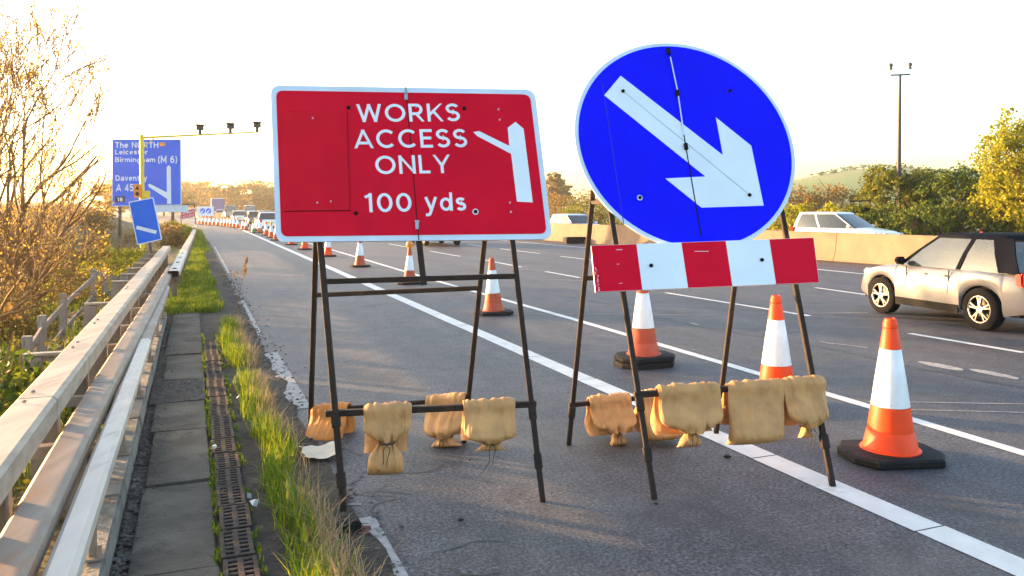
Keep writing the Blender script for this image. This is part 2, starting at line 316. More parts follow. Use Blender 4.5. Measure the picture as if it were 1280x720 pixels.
def asphalt(name, base, warm, wamt):
    m, N, L, b = new_mat(name)
    tc = N.new('ShaderNodeTexCoord'); rot = N.new('ShaderNodeMapping'); rot.inputs['Rotation'].default_value = (0, 0, -TH); L.new(tc.outputs['Object'], rot.inputs[0])
    def nz(scale, detail=5, st=None, rough=.6):
        src = rot.outputs[0]
        if st:
            mp = N.new('ShaderNodeMapping'); mp.inputs['Scale'].default_value = st; L.new(src, mp.inputs[0]); src = mp.outputs[0]
        t = N.new('ShaderNodeTexNoise'); t.inputs['Scale'].default_value = scale; t.inputs['Detail'].default_value = detail; t.inputs['Roughness'].default_value = rough
        L.new(src, t.inputs[0]); return t.outputs[0]
    def ramp(x, p0, p1, c0, c1):
        r = N.new('ShaderNodeValToRGB'); r.color_ramp.elements[0].position = p0; r.color_ramp.elements[1].position = p1
        r.color_ramp.elements[0].color = (*c0, 1); r.color_ramp.elements[1].color = (*c1, 1); L.new(x, r.inputs[0]); return r.outputs[0]
    def mix(kind, f, a, c):
        x = N.new('ShaderNodeMix'); x.data_type = 'RGBA'; x.blend_type = kind; x.inputs[0].default_value = f if not hasattr(f, 'links') else 1
        if hasattr(f, 'links'): L.new(f, x.inputs[0])
        L.new(a, x.inputs[6]); L.new(c, x.inputs[7]) if hasattr(c, 'links') else setattr(x.inputs[7], 'default_value', (*c, 1)); return x.outputs[2]
    col = ramp(nz(42, 3, None, .85), .40, .64, [x * .25 for x in base], [min(1, x * 2.2) for x in base])      # chippings
    col = mix('MIX', ramp(nz(.55, 6), .48, .72, (0, 0, 0), (wamt,) * 3), col, warm)                 # worn, dusty patches
    col = mix('MULTIPLY', .75, col, ramp(nz(1.0, 4, (1.5, .05, 1)), .32, .66, (.55, .55, .57), (1.15, 1.13, 1.1)))   # wheel tracks and drips along the lanes
    col = mix('MULTIPLY', .7, col, ramp(nz(4.5, 6), .3, .62, (.55, .55, .55), (1.15, 1.15, 1.15)))
    col = mix('MULTIPLY', .8, col, ramp(nz(.9, 7, None, .7), .33, .46, (.5, .5, .52), (1, 1, 1)))
    vo = N.new('ShaderNodeTexVoronoi'); vo.inputs['Scale'].default_value = 55; L.new(rot.outputs[0], vo.inputs[0])
    col = mix('MULTIPLY', .6, col, ramp(vo.outputs['Distance'], .0, .6, (1.5, 1.5, 1.5), (.5, .5, .5)))
    L.new(col, b.inputs['Base Color']); b.inputs['Roughness'].default_value = .62; b.inputs['Specular IOR Level'].default_value = .42
    bp = N.new('ShaderNodeBump'); bp.inputs['Strength'].default_value = .55; bp.inputs['Distance'].default_value = .012
    L.new(nz(120, 4, None, .7), bp.inputs['Height']); L.new(bp.outputs[0], b.inputs['Normal'])
    return m
M['shoulder'] = asphalt('hard_shoulder_asphalt', (.080, .082, .096), (.16, .138, .125), .7)
M['lane'] = asphalt('carriageway_asphalt', (.066, .070, .085), (.105, .098, .098), .55)
RC = 420.0
def path(u, s, z):
    if s <= 70: return rd(u, s, z)
    a = (s - 70) / RC; return rd(-RC + (u + RC) * math.cos(a), 70 + (u + RC) * math.sin(a), z)
def road_sheet(name, u0, u1, z, m, nu=2, s0=-6, s1=420, edge=0.0):
    mb = MB(); S = [s0 + .25 * i for i in range(int((26 - s0) / .25))] + [26 + 2 * i for i in range(22)] + [70 + 10 * i for i in range(int((s1 - 70) / 10) + 1)]
    P = []
    for s in S:
        for k in range(nu):
            u = u0 + (u1 - u0) * k / (nu - 1)
            if k == 0 and edge: u += edge * (noise.noise(Vector((s * 1.3, 3, 0))) + .6 * noise.noise(Vector((s * 4.1, 9, 0))))
            P.append(path(u, s, z))
    mb.add(P, [(j * nu + i, j * nu + i + 1, (j + 1) * nu + i + 1, (j + 1) * nu + i) for j in range(len(S) - 1) for i in range(nu - 1)])
    return struct(mb.build(name, m))
road_sheet('hard_shoulder', .80, 4.0, 0.0, M['shoulder'], edge=.07)
road_sheet('carriageway', 4.0, 22.0, 0.0, M['lane'])
road_sheet('opposite_carriageway', 22.0, 37.0, 0.0, M['lane'])

# painted lines: worn thermoplastic
M['line'] = mat('road_paint', (.60, .60, .58), .6, 0, .10, 5, (.30, .29, .28), .30, .25, 120)
M['line_old'] = mat('worn_road_paint', (.30, .29, .28), .75, 0, .2, 22, (.12, .115, .11), .5, .3, 120)
def strip(mb, pts, wd, z, step=.6):
    """a flat painted strip along ground points"""
    Q = []
    for a, b in zip(pts, pts[1:]):
        k = max(1, int((b - a).length / step))
        for i in range(k): Q.append(a.lerp(b, i / k))
    Q.append(pts[-1]); vs = []
    for i, p in enumerate(Q):
        d = (Q[min(i + 1, len(Q) - 1)] - Q[max(i - 1, 0)]); d.z = 0; d.normalize(); s = Vector((-d.y, d.x, 0)) * wd / 2
        j = 1 + .05 * noise.noise(Vector((i * .9, wd * 50, 0)))
        vs += [Vector((p.x, p.y, z)) + s * j, Vector((p.x, p.y, z)) - s * j]
    mb.add(vs, [(2 * i, 2 * i + 1, 2 * i + 3, 2 * i + 2) for i in range(len(Q) - 1)])
mb = MB()
for k in range(56):                                           # the edge line was laid in short lengths with hairline joints
    s0 = .5 + k * 1.4; strip(mb, [path(3.84 + .004 * math.sin(k * 2.1), s0, 0), path(3.84 + .004 * math.sin(k * 2.1), s0 + 1.394 - .005 * (k % 3), 0)], .215, .004)
strip(mb, [path(3.84, 78.5 + 8 * i, 0) for i in range(30)], .2, .004)
struct(mb.build('edge_line', M['line']))
mb = MB(); strip(mb, [gp(1420, 609), gp(1280, 567), gp(1025, 490), gp(720, 400), gp(547, 351.6), gp(430, 316.8)] + [path(5.55, s, 0) for s in (45, 60, 80, 120, 200)], .13, .004)
struct(mb.build('lane_line', M['line']))
mb = MB()
def dash(a, b, wd=.11): strip(mb, [gp(*a), gp(*b)], wd, .004)
for a, b in [((1280, 441), (1137, 417)), ((1012, 395), (832, 366)), ((725, 347.2), (682, 339.5)), ((652, 334), (600, 324)), ((575, 320.5), (537, 314)), ((507, 308.6), (486, 304.8)),
             ((464, 301), (452, 298.5)), ((1460, 470), (1390, 459)), ((1240, 391), (1175, 381.5)), ((1095, 370.2), (1019, 359.6)), ((950, 350), (880, 342)), ((845, 337), (780, 329.5)), ((739, 325), (700, 320.3)),
             ((675, 317), (625, 311)), ((602, 308), (585, 305.6)), ((560, 302.8), (540, 300.4)), ((1400, 415), (1320, 402))]: dash(a, b)
for s in range(50, 150, 9): strip(mb, [path(9.2, s, 0), path(9.2, s + 2, 0)], .11, .004); strip(mb, [path(12.6, s, 0), path(12.6, s + 2, 0)], .11, .004)
struct(mb.build('lane_dashes', M['line']))
mb = MB(); strip(mb, [gp(1420, 379), gp(1280, 364), gp(1080, 342.6), gp(1022, 336.8), gp(731, 309.6), gp(615, 299.6), gp(500, 291)], .14, .004)
struct(mb.build('median_edge_line', M['line']))
mb = MB()
for a, b, wd in [((377, 511), (338, 441), .17), ((497, 735), (452, 648), .15), ((326, 420), (303, 376), .06), ((286, 341), (268, 308), .07)]: strip(mb, [gp(*a), gp(*b)], wd, .004, .2)
struct(mb.build('old_edge_line', M['line_old']))
# ghosts of removed markings, sealed saw cuts and the tarred joint between the lanes
mb = MB()
for a, b, wd in [((1280, 505.5), (1085, 502), .025), ((1280, 516), (1120, 512), .02), ((900, 394), (640, 392), .03), ((1085, 391), (1010, 392), .05), ((1085, 435), (1030, 428), .035), ((740, 352), (690, 349), .05), ((690, 338), (640, 336), .05), ((460, 655), (405, 655), .012), ((452, 631), (430, 631), .014)]: strip(mb, [gp(*a), gp(*b)], wd, .004)
for (px, py, a_, b_) in [(1175, 457.5, .22, .10), (1242, 467.5, .22, .09), (1033, 428.6, .10, .03), (868, 405, .1, .03)]:
    c = gp(px, py); ring = []
    for k in range(14):
        t = 2 * math.pi * k / 14; j = 1 + .25 * noise.noise(Vector((k * 1.7, px, 0)))
        ring.append(c + (VX * math.cos(t) * a_ * 1.3 + UX * math.sin(t) * b_) * j + Vector((0, 0, .004)))
    mb.add(ring, [tuple(range(14))])
struct(mb.build('removed_markings', M['line_old']))
M['tar'] = mat('tar_joint', (.028, .028, .031), .55, 0, .3, 3, (.07, .07, .075), .45, .3, 90)
mb = MB(); Q = [gp(*p) for p in [(1420, 507), (1240, 478), (1150, 460), (1020, 431), (880, 409), (780, 383), (690, 366), (600, 342), (520, 325), (455, 310)]]
Q2 = []
for a, b in zip(Q, Q[1:]):
    for i in range(12): Q2.append(a.lerp(b, i / 12) + UX * .05 * noise.noise((a.lerp(b, i / 12)) * 1.1))
vsx = []
for i, p in enumerate(Q2):
    w_ = .055 + .07 * max(0, noise.noise(p * .7 + Vector((9, 0, 0)))); vsx += [p - UX * w_ + Vector((0, 0, .003)), p + UX * w_ + Vector((0, 0, .003))]
mb.add(vsx, [(2 * i, 2 * i + 1, 2 * i + 3, 2 * i + 2) for i in range(len(Q2) - 1)]); struct(mb.build('tar_joint', M['tar']))

# cracks in the tired edge of the shoulder
mb = MB(); cr = random.Random(4)
for i in range(26):
    p = rd(cr.uniform(.95, 1.2), 3.4 + 5.5 * cr.random(), 0); a = cr.uniform(0, 6.28); Q = [p]
    for k in range(cr.randint(4, 8)): a += cr.uniform(-.7, .7); Q.append(Q[-1] + Vector((math.cos(a), math.sin(a), 0)) * cr.uniform(.04, .10))
    strip(mb, Q, cr.uniform(.006, .014), .0032 + .00003 * i, .3)
struct(mb.build('edge_cracks', M['tar']))

# broken tarmac edge, soil, slab path, kerb
M['dirt'] = mat('dark_dirt', (.038, .030, .023), .95, 0, .45, 12, (.11, .09, .065), .38, .9, 45)
mb = MB(); P = []
V = [1 + .15 * i for i in range(300)]
for v in V:
    a = .30 + .03 * noise.noise(Vector((v * 2, 0, 0))); b = .86 + .06 * math.exp(-((v - 5.2) / 1.5) ** 2) + .10 * noise.noise(Vector((v * 1.1, 5, 0))) + .05 * noise.noise(Vector((v * 3.7, 8, 0)))
    for k in range(5):
        u = a + (b - a) * k / 4; P.append(rd(u, v, .012 + (.02 * noise.noise(Vector((u * 6, v * 6, 2))) if k < 4 else -.009)))
mb.add(P, [(j * 5 + i, j * 5 + i + 1, (j + 1) * 5 + i + 1, (j + 1) * 5 + i) for j in range(len(V) - 1) for i in range(4)])
struct(mb.build('verge_dirt', M['dirt']))
mb = MB(); P = []
V = [1 + .12 * i for i in range(125)]
for v in V:
    for k in range(8):
        u = -.40 + .74 * k / 7; P.append(rd(u, v, .006 + .035 * max(0, noise.noise(Vector((u * 9, v * 5, 2)))) * (1 if k < 4 else .4)))
mb.add(P, [(j * 8 + i, j * 8 + i + 1, (j + 1) * 8 + i + 1, (j + 1) * 8 + i) for j in range(len(V) - 1) for i in range(7)])
struct(mb.build('path_soil', M['dirt'], smooth=True, auto=60))
M['slab'] = mat('worn_concrete_slab', (.085, .074, .057), .9, 0, .4, 3, (.032, .027, .02), .55, .9, 50)
mb = MB(); v = 1.2
for k, l in enumerate([1.05, .98, 1.0, 1.35, 1.3, 1.02, 1.05, 1.5, 1.45, 1.4, 1.5]):
    if not (7.75 < v + l / 2 < 8.5):
        for_u0 = -.29 + .015 * math.sin(k * 2.1); c = [(for_u0, v), (.115, v), (.115 + .01 * math.sin(k), v + l - .018), (for_u0, v + l - .018)]
        z = .034 + .006 * math.sin(k * 1.7); mb.slab([rd(a, b, z + .004 * math.sin(k * 3 + i)) for i, (a, b) in enumerate(c)], [rd(a, b, -.03) for a, b in c])
    v += l
struct(mb.build('slab_path', M['slab'], bevel=.006))
M['tarpatch'] = mat('tar_patch', (.020, .020, .022), .8, 0, .5, 30, (.09, .09, .085), .3, .9, 60)
mb = MB(); v0, v1 = 7.85, 8.9; mb.slab([rd(-.36, v0, .041), rd(.115, v0 + .05, .041), rd(.12, v1, .041), rd(-.36, v1 - .06, .041)], [rd(-.36, v0, .0), rd(.115, v0 + .05, .0), rd(.12, v1, .0), rd(-.36, v1 - .06, .0)])
struct(mb.build('path_patch', M['tarpatch']))
mb = MB(); v = .6
while v < 13.6:
    l = .92 if v < 13 else .6; mb.slab([rd(-.64, v, .125), rd(-.385, v, .125), rd(-.385, v + l - .012, .125), rd(-.64, v + l - .012, .125)], [rd(-.64, v, -.1), rd(-.365, v, -.1), rd(-.365, v + l - .012, -.1), rd(-.64, v + l - .012, -.1)])
    v += l
struct(mb.build('kerb', M['concrete'], bevel=.012))
# iron drain grates, one after another
def make_grate():
    t = thing('drain_grate', None, 'drain grate'); mb = MB(); W_, L_ = .165, .36
    for x in (-W_ / 2 + .012, 0, W_ / 2 - .012): mb.box((x, 0, -.02), .024 if x else .03, L_ - .006, .04)
    for k in range(7): mb.box((0, -L_ / 2 + .02 + k * (L_ - .04) / 6, -.018), W_ - .004, .027, .034)
    local(mb.build('frame', M['iron'], t, bevel=.003, seg=1)); return t
g0 = make_grate()
for k in range(24):
    v = 2.6 + k * .37
    o = g0 if k == 0 else copy_tree(g0)
    o.location = rd(.222 + .006 * math.sin(k * 2.3), v, .043 + .004 * math.sin(k * 1.3)); o.rotation_euler = (0, 0, TH + .012 * math.sin(k * 3.1))
    tag(o, 'rusty slotted iron grate in the line of drain covers beside the concrete path', 'drain grate', 'iron drain grates along the path')
mb = MB(); mb.slab([rd(.135, 2, .012), rd(.31, 2, .012), rd(.31, 11.6, .012), rd(.135, 11.6, .012)], [rd(.135, 2, -.1), rd(.31, 2, -.1), rd(.31, 11.6, -.1), rd(.135, 11.6, -.1)])
struct(mb.build('drain_channel', M['black']))

# far hill on the right
M['field'] = mat('hill_fields', (.045, .120, .022), .95, 0, .25, .012, (.10, .13, .04), .5)
mb = MB(); xs = [40 + 12 * i for i in range(60)]; ys = [300 + 15 * i for i in range(20)]
def hill_z(x, y):
    prof = sstep(x, 40, 200) * (19 + 5.5 * math.exp(-((x - 195) / 50) ** 2)) * (1 - .25 * sstep(x, 280, 600))
    return -1 + prof * sstep(y, 290, 430) * (1 - .3 * sstep(y, 440, 600)) + .8 * noise.noise(Vector((x * .02, y * .02, 0))) * sstep(x, 40, 140)
mb.add([(x, y, hill_z(x, y)) for y in ys for x in xs], [(j * 60 + i, j * 60 + i + 1, (j + 1) * 60 + i + 1, (j + 1) * 60 + i) for j in range(19) for i in range(59)])
struct(mb.build('hill', M['field'], smooth=True, auto=80))

# the evening air
if HAZE:
    m = bpy.data.materials.new('haze'); m.use_nodes = True; N = m.node_tree.nodes; N.remove(N['Principled BSDF'])
    pv = N.new('ShaderNodeVolumePrincipled'); pv.inputs['Color'].default_value = (.95, .92, .88, 1); pv.inputs['Density'].default_value = HAZE; pv.inputs['Anisotropy'].default_value = .6
    m.node_tree.links.new(pv.outputs[0], N['Material Output'].inputs['Volume'])
    mb = MB(); mb.box((0, 0, 15), 2800, 2800, 40); o = mb.build('haze', m); stuff(o); o['label'] = 'thin golden evening haze over the whole scene'; o['category'] = 'haze'

# ---------------------------------------------------------------- crash barriers beside the path
def lerp_tab(tab, v):
    if v <= tab[0][0]: return tab[0][1]
    for (a, x), (b, y) in zip(tab, tab[1:]):
        if v <= b: return x + (y - x) * (v - a) / (b - a)
    return tab[-1][1]
def beam(tab, wd, z0, z1, v0, v1, name, m, par, sag=0.0):
    """box beam following a slightly uneven line: left edge u from tab"""
    mb = MB(); k = max(1, int((v1 - v0) / 1.2)); P = []
    for i in range(k + 1):
        v = v0 + (v1 - v0) * i / k; u = lerp_tab(tab, v) + .003 * math.sin(v * 1.1); d = .004 * math.sin(v * .9 + 1)
        c = .022
        for a, z in [(c, z0), (wd - c, z0), (wd, z0 + c), (wd, z1 - c), (wd - c, z1), (c, z1), (0, z1 - c), (0, z0 + c)]: P.append(rd(u + a, v, z + d))
    fs = [(j * 8 + i, j * 8 + (i + 1) % 8, (j + 1) * 8 + (i + 1) % 8, (j + 1) * 8 + i) for j in range(k) for i in range(8)]
    mb.add(P, fs)                                    # ends left open: a hollow section
    return mb.build(name, m, par, smooth=True, auto=25)
def post(u, v, z0, z1, wu, wv, name, m, par):
    """Z-section post: web and two flanges"""
    mb = MB(); mb.box(rd(u, v, (z0 + z1) / 2), wu, .012, z1 - z0, UX, VX)
    mb.box(rd(u - wu / 2 + .006, v + wv / 2, (z0 + z1) / 2), .012, wv, z1 - z0, UX, VX); mb.box(rd(u + wu / 2 - .006, v - wv / 2, (z0 + z1) / 2), .012, wv, z1 - z0, UX, VX)
    return mb.build(name, m, par)

T1 = [(0, -.925), (5, -.91), (9, -.885), (21, -.78), (26, -.76)]
b1 = thing('crash_barrier', 'tallest weathered box beam crash barrier nearest the bushes on the left', 'crash barrier', rd(-.8, 5, 0))
for v0, v1 in [(.4, 2.6), (2.61, 5.1), (5.112, 6.9), (6.912, 8.25), (8.262, 11.6), (11.612, 15.2), (15.212, 18.9), (18.912, 24.2)]:
    bo = beam(T1, .21, .60, .75, v0, v1, 'beam', M['rail'], b1)
    for vv in (v0 + .12, v1 - .12):
        mb = MB(); mb.lathe([(.011, 0), (.011, .010), (.006, .014)], 8, rd(lerp_tab(T1, vv) + .07, vv, .752)); mb.build('bolt', M['rail_post'], bo)
for i in range(17):
    v = 1.35 + 1.32 * i; post(lerp_tab(T1, v) + .12, v, -.35, .60, .15, .07, 'post', M['rail_post'], b1)
for v in (3.9, 6.95, 10.4, 13.4, 14.8, 16.2, 17.6, 19.2, 21.0, 22.8):
    u = lerp_tab(T1, v); mb = MB(); mb.box(rd(u - .13, v, .695), .30, .07, .02, UX, VX); mb.box(rd(u - .13, v + .03, .66), .30, .008, .06, UX, VX); ar = mb.build('bracket', M['rail'], b1)
    mb = MB(); mb.box(rd(u - .22, v + .02, .03), .13, .10, 1.29, UX, VX); mb.build('rear_post', M['rail_post'], b1, bevel=.006)
T2 = [(0, -.70), (6, -.69), (9.3, -.63), (18, -.51), (20, -.50)]
b2 = thing('crash_barrier', 'rust stained lower beam barrier running between the tall barrier and the pale beam', 'crash barrier', rd(-.6, 5, 0))
for v0, v1 in [(.4, 3.1), (3.11, 6.4), (6.41, 10.9), (10.91, 14.6), (14.61, 19.0)]: beam(T2, .165, .43, .55, v0, v1, 'beam', M['rail_rust'], b2)
for i in range(11):
    v = 1.9 + 1.62 * i; post(lerp_tab(T2, v) + .08, v, -.1, .43, .11, .06, 'post', M['rail_post'], b2)
for v in (2.7, 4.9, 6.1, 8.3, 9.6, 11.2, 13, 14.8):
    u = lerp_tab(T2, v); mb = MB(); mb.box(rd(u - .055, v, .525), .14, .07, .014, UX, VX); mb.box(rd(u - .055, v - .035, .50), .14, .01, .06, UX, VX); mb.build('bracket', M['rail_rust'], b2)
T3 = [(0, -.503), (8, -.498), (14.6, -.46)]
b3 = thing('crash_barrier', 'low pale beam fixed along the concrete kerb, bright near end and brown far end', 'crash barrier', rd(-.45, 5, 0))
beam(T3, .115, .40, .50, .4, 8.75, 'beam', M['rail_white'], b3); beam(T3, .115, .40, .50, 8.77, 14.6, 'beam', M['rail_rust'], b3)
for v in (2.55, 4.3, 6.05, 7.8, 9.6, 11.4, 13.2):
    u = lerp_tab(T3, v) + .06; mb = MB(); mb.box(rd(u, v, .265), .03, .05, .27, UX, VX); mb.box(rd(u, v, .136), .1, .12, .012, UX, VX); p_ = mb.build('post', M['rail_post'], b3)
    mb = MB(); mb.tube([rd(u + .03, v - .03, .14), rd(u + .03, v - .03, .19)], .012, 6); mb.build('bolt', M['rail_post'], p_)
T4 = [(16, -.44), (24, -.32), (40, -.08), (55, .10), (80, .30)]
b4 = thing('crash_barrier', 'short white beam end where the barrier carries on past the path into the grass', 'crash barrier', rd(-.3, 18, 0))
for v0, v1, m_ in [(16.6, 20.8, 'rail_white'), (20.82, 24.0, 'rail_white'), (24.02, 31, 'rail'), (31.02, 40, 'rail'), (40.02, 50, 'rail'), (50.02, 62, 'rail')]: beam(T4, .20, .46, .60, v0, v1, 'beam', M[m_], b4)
for i in range(19): post(lerp_tab(T4, 17 + 2.4 * i) + .1, 17 + 2.4 * i, -.1, .46, .11, .06, 'post', M['rail_post'], b4)
for i in range(4):
    mb = MB(); v = 17.2 + i * 1.9; mb.box(rd(lerp_tab(T4, v) + .1, v, .607), .07, .09, .012, UX, VX); mb.build('bolt_plate', M['black'], b4)

# wooden post and rail fence on the slope
fn = thing('wooden_fence', 'grey weathered timber post and rail fence on the bushy slope', 'fence', rd(-2.2, 15, -.6))
FP = [(34, 420, 10.9), (52.5, 394, 12.6), (79, 367, 14.7), (116.7, 335.5, 19.2), (131.7, 338, 19.7)]
for px, py, Y in FP:
    t = pd(px, py, Y); mb = MB(); mb.box((t.x, t.y, t.z - .62), .125, .11, 1.24, UX, VX); mb.build('post', M['wood'], fn, bevel=.012)
def frail(a, b, za, zb):
    A = pd(*a); B = pd(*b); A.z += za; B.z += zb; mb = MB(); mb.bar(A - UX * .0 - VX * 0, B, .045, .10); mb.build('rail', M['wood'], fn, bevel=.006)
for i in range(3): frail(FP[i], FP[i + 1], -.22, -.22); frail(FP[i], FP[i + 1], -.68, -.68)
frail((116.7, 335.5, 19.3), (152, 349, 20.2), -.1, -.02); frail((131.7, 338, 19.6), (150, 349, 20.2), -.55, -.4)

# ---------------------------------------------------------------- signs and posts on the left
def flat_sign(poly, Y, thick, name, m, par, back=None, yaw=0.0, off=0.0):
    """a plate facing the traffic at distance Y, its outline given as it looks from the road"""
    mb = MB(); f = [pd(x, y, Y) + Vector((0, -off, 0)) for x, y in poly]; mb.slab(f, [p + Vector((0, thick, 0)) for p in f]); return mb.build(name, m, par)
Y = 20.0
t = thing('marker_sign', 'tilted blue countdown marker with one white bar on a leaning post', 'sign', pd(187, 330, Y))
mk = flat_sign(round_poly([(160.5, 252.5), (191.5, 246.5), (202.5, 299.5), (171.5, 306.5)], 1.6, 3), Y, .015, 'rim', M['white_sheet'], t)
flat_sign(round_poly([(161.9, 253.5), (190.7, 247.9), (201.1, 298.6), (172.4, 305)], 1.4, 3), Y - .003, .002, 'face', M['marker_blue'], t)
flat_sign([(171, 282), (196, 288.3), (195, 292.6), (170, 286.3)], Y - .006, .002, 'white_bar', M['white_sheet'], t)
mb = MB(); mb.tube([pd(183, 280, Y + .05), pd(191, 330, Y + .05)], .038, 10); mb.build('post', M['mast'], t)
Y = 50.0
t = thing('direction_sign', 'large blue motorway direction sign with white place names and a slip road arrow', 'sign', pd(183, 290, Y))
flat_sign(round_poly([(140, 174), (226, 174), (226.5, 256.5), (140, 258)], 1.0, 3), Y, .06, 'panel', M['sign_rim'], t)
flat_sign(round_poly([(140.7, 174.8), (225.3, 174.8), (225.7, 255.7), (140.7, 257.2)], .9, 3), Y - .004, .003, 'face', M['road_blue'], t)
def txt(par, Y, s, x0, y0, x1, y1, m=None, wgt=.03):
    mb = MB(); put_text(mb, s, pd(x0, y0, Y), pd(x1, y0, Y), pd(x1, y1, Y), pd(x0, y1, Y), wgt); return mb.build('lettering', m or M['white_sheet'], par)
for s, x0, y0, x1, y1 in [('The NORTH', 144, 177.6, 198, 185), ('Leicester', 144, 187, 184.5, 193), ('Birmingham', 144, 196.5, 194, 204.3), ('(M 6)', 197.5, 194.5, 221.5, 205), ('Daventry', 144.3, 219, 184, 228), ('A 45', 145, 230, 167, 239)]:
    txt(t, Y - .012, s, x0, y0, x1, y1)
flat_sign([(199.5, 178), (206.5, 178), (206.5, 182.6), (199.5, 182.6)], Y - .01, .004, 'amber_patch', M['amber'], t)
flat_sign([(144, 245.5), (156, 245.5), (156, 252.8), (144, 252.8)], Y - .01, .004, 'black_patch', M['black'], t); txt(t, Y - .017, '18', 146.5, 246.8, 153.5, 251.8)
flat_sign([(208.3, 209), (210.8, 206.6), (213.5, 209), (214, 254.6), (208.9, 254.6), (208.9, 248.5), (186, 233.6), (185, 231), (187, 229.6), (208.6, 240.6)], Y - .01, .004, 'arrow', M['white_sheet'], t)
mb = MB(); mb.box(pd(206, 261, Y + .1), 2.9, .05, .42); mb.build('lower_plate', M['sign_rim'], t)
for px in (150, 183, 216):
    mb = MB(); a = pd(px, 176, Y + .16); b = pd(px, 262, Y + .16); b.z = -.6; mb.box((a + b) / 2, .14, .14, a.z - b.z); mb.build('post', M['mast'], t)
# yellow camera gantry
Y = 33.0
base = pd(180, 290, Y); base.z = -.8
t = thing('camera_gantry', 'yellow average speed camera mast with a long thin arm over the road', 'camera mast', base)
top = pd(177, 168.5, Y); mb = MB(); mb.tube([(top.x + .05, Y, -.8), (top.x + .03, Y, 2.2)], .105, 12); mb.build('lower_pole', M['yellow'], t, smooth=True)
mb = MB(); mb.tube([(top.x + .03, Y, 2.2), (top.x, Y, top.z)], .085, 12); mb.lathe([(.12, 0), (.12, .06)], 12, (top.x + .03, Y, 2.18)); mb.lathe([(.105, 0), (.105, .05)], 12, (top.x + .015, Y, 3.6)); mb.build('pole', M['yellow'], t, smooth=True)
a = top + Vector((0, 0, -.12)); d = UX * 1.0; tip = a + d * 4.62; Yt = tip.y; tip.z = CAMH + (HZ - 165.0) / F * Yt
mb = MB(); mb.tube([a, a.lerp(tip, .4), tip], [.05, .042, .032], 10); mb.build('arm', M['yellow'], t, smooth=True); mb = MB(); mb.tube([a + Vector((0, 0, -.5)), a.lerp(tip, .11)], .022, 6); mb.build('brace', M['yellow'], t, smooth=True)
mb = MB(); q = a.lerp(tip, .22); mb.tube([q, q + Vector((0, 0, .3))], .012, 5); mb.build('aerial', M['dark_metal'], t)
for px in (235.5, 267, 298):
    k = (px - 177) / (301.5 - 177); q = a.lerp(tip, min(.985, k * 1.035)); cm = MB()
    cm.box(q + Vector((0, 0, .30)), .30, .34, .16, UX, (VX * .94 + Vector((0, 0, .25))).normalized(), None); cm.box(q + Vector((.02, -.06, .41)), .36, .42, .035, UX, VX); cm.box(q + Vector((0, 0, .13)), .12, .12, .22, UX, VX)
    c_ = cm.build('camera', M['dark_metal'], t, bevel=.01, seg=1)
    mb = MB(); mb.tube([q + UX * (.1 * math.cos(x)) + Vector((0, 0, -.1 + .18 * math.sin(x))) for x in [math.pi + math.pi * i / 8 for i in range(9)]], .014, 5); mb.build('cable_loop', M['dark_metal'], c_)
mb = MB(); f = [pd(x, y, Y - .16) for x, y in [(167.3, 230.3), (175.6, 230.3), (175.6, 247), (167.3, 247)]]; mb.slab(f, [p + Vector((0, .1, 0)) for p in f]); bx = mb.build('warning_board', M['amber'], t)
mb = MB(); mb.add([pd(x, y, Y - .165) for x, y in [(168.6, 237), (174.4, 237), (171.5, 232)]], [(0, 1, 2)]); mb.build('triangle', M['black'], bx); mb = MB(); mb.add([pd(171.5 + 2.6 * math.cos(x), 242.3 + 2.6 * math.sin(x), Y - .165) for x in [math.pi * i / 8 for i in range(16)]], [tuple(range(16))]); mb.build('dot', M['black'], bx)
mb = MB(); mb.box(pd(182.5, 243, Y), .26, .22, .30); mb.build('cabinet', M['yellow'], t, bevel=.02)
# small red sign further on
Y = 62.0
t = thing('small_works_sign', 'small tilted red works sign in a dark frame far along the verge', 'sign', pd(236, 282, Y))
flat_sign([(225.6, 264.3), (243.6, 260.3), (244.6, 270.6), (226.6, 274.4)], Y, .03, 'panel', M['white_sheet'], t); flat_sign([(226.2, 264.9), (243.1, 261), (244, 270.1), (227.1, 273.7)], Y - .006, .004, 'face', M['red_sheet'], t)
for s, q in [('WORKS', [(227.6, 266.1), (242.2, 262.8), (242.5, 265.5), (227.9, 268.8)]), ('ACCESS', [(227.9, 270), (242.6, 266.7), (242.9, 269.3), (228.2, 272.6)])]:
    mb = MB(); put_text(mb, s, *[pd(x, y, Y - .014) for x, y in q], .04); mb.build('lettering', M['white_sheet'], t)
mb = MB()
for a, b in [((225, 255.5), (243, 255)), ((226, 255), (226.5, 284)), ((243.2, 255), (244.5, 284))]: mb.tube([pd(*a, Y + .05), pd(*b, Y + .05)], .035, 6)
mb.build('frame', M['rust'], t)
# pair of keep-left discs across the closed shoulder
Y = 104.0
t = thing('twin_disc_sign', 'pale board with two blue arrow discs beyond the far row of cones', 'sign', pd(257, 277, Y))
flat_sign([(246, 258), (267, 258), (267, 270), (246, 270)], Y, .04, 'board', M['white_sheet'], t)
for cx in (253.3, 260.7):
    d_ = flat_sign([(cx + 3.3 * math.cos(x), 263.6 + 3.3 * math.sin(x)) for x in [math.pi * i / 10 for i in range(20)]], Y - .02, .015, 'disc', M['marker_blue'], t)
    flat_sign([(cx + 1.9, 262.3), (cx - .3, 264.8), (cx + .6, 265.6), (cx - 2, 266), (cx - 1.6, 263.4), (cx - .9, 264.2), (cx + 1.4, 261.8)], Y - .026, .005, 'arrow', M['white_sheet'], d_)
for px in (249, 265):
    mb = MB(); q = pd(px, 264, Y + .08); mb.box((q.x, q.y, .8), .07, .07, 1.6); mb.build('post', M['mast'], t)
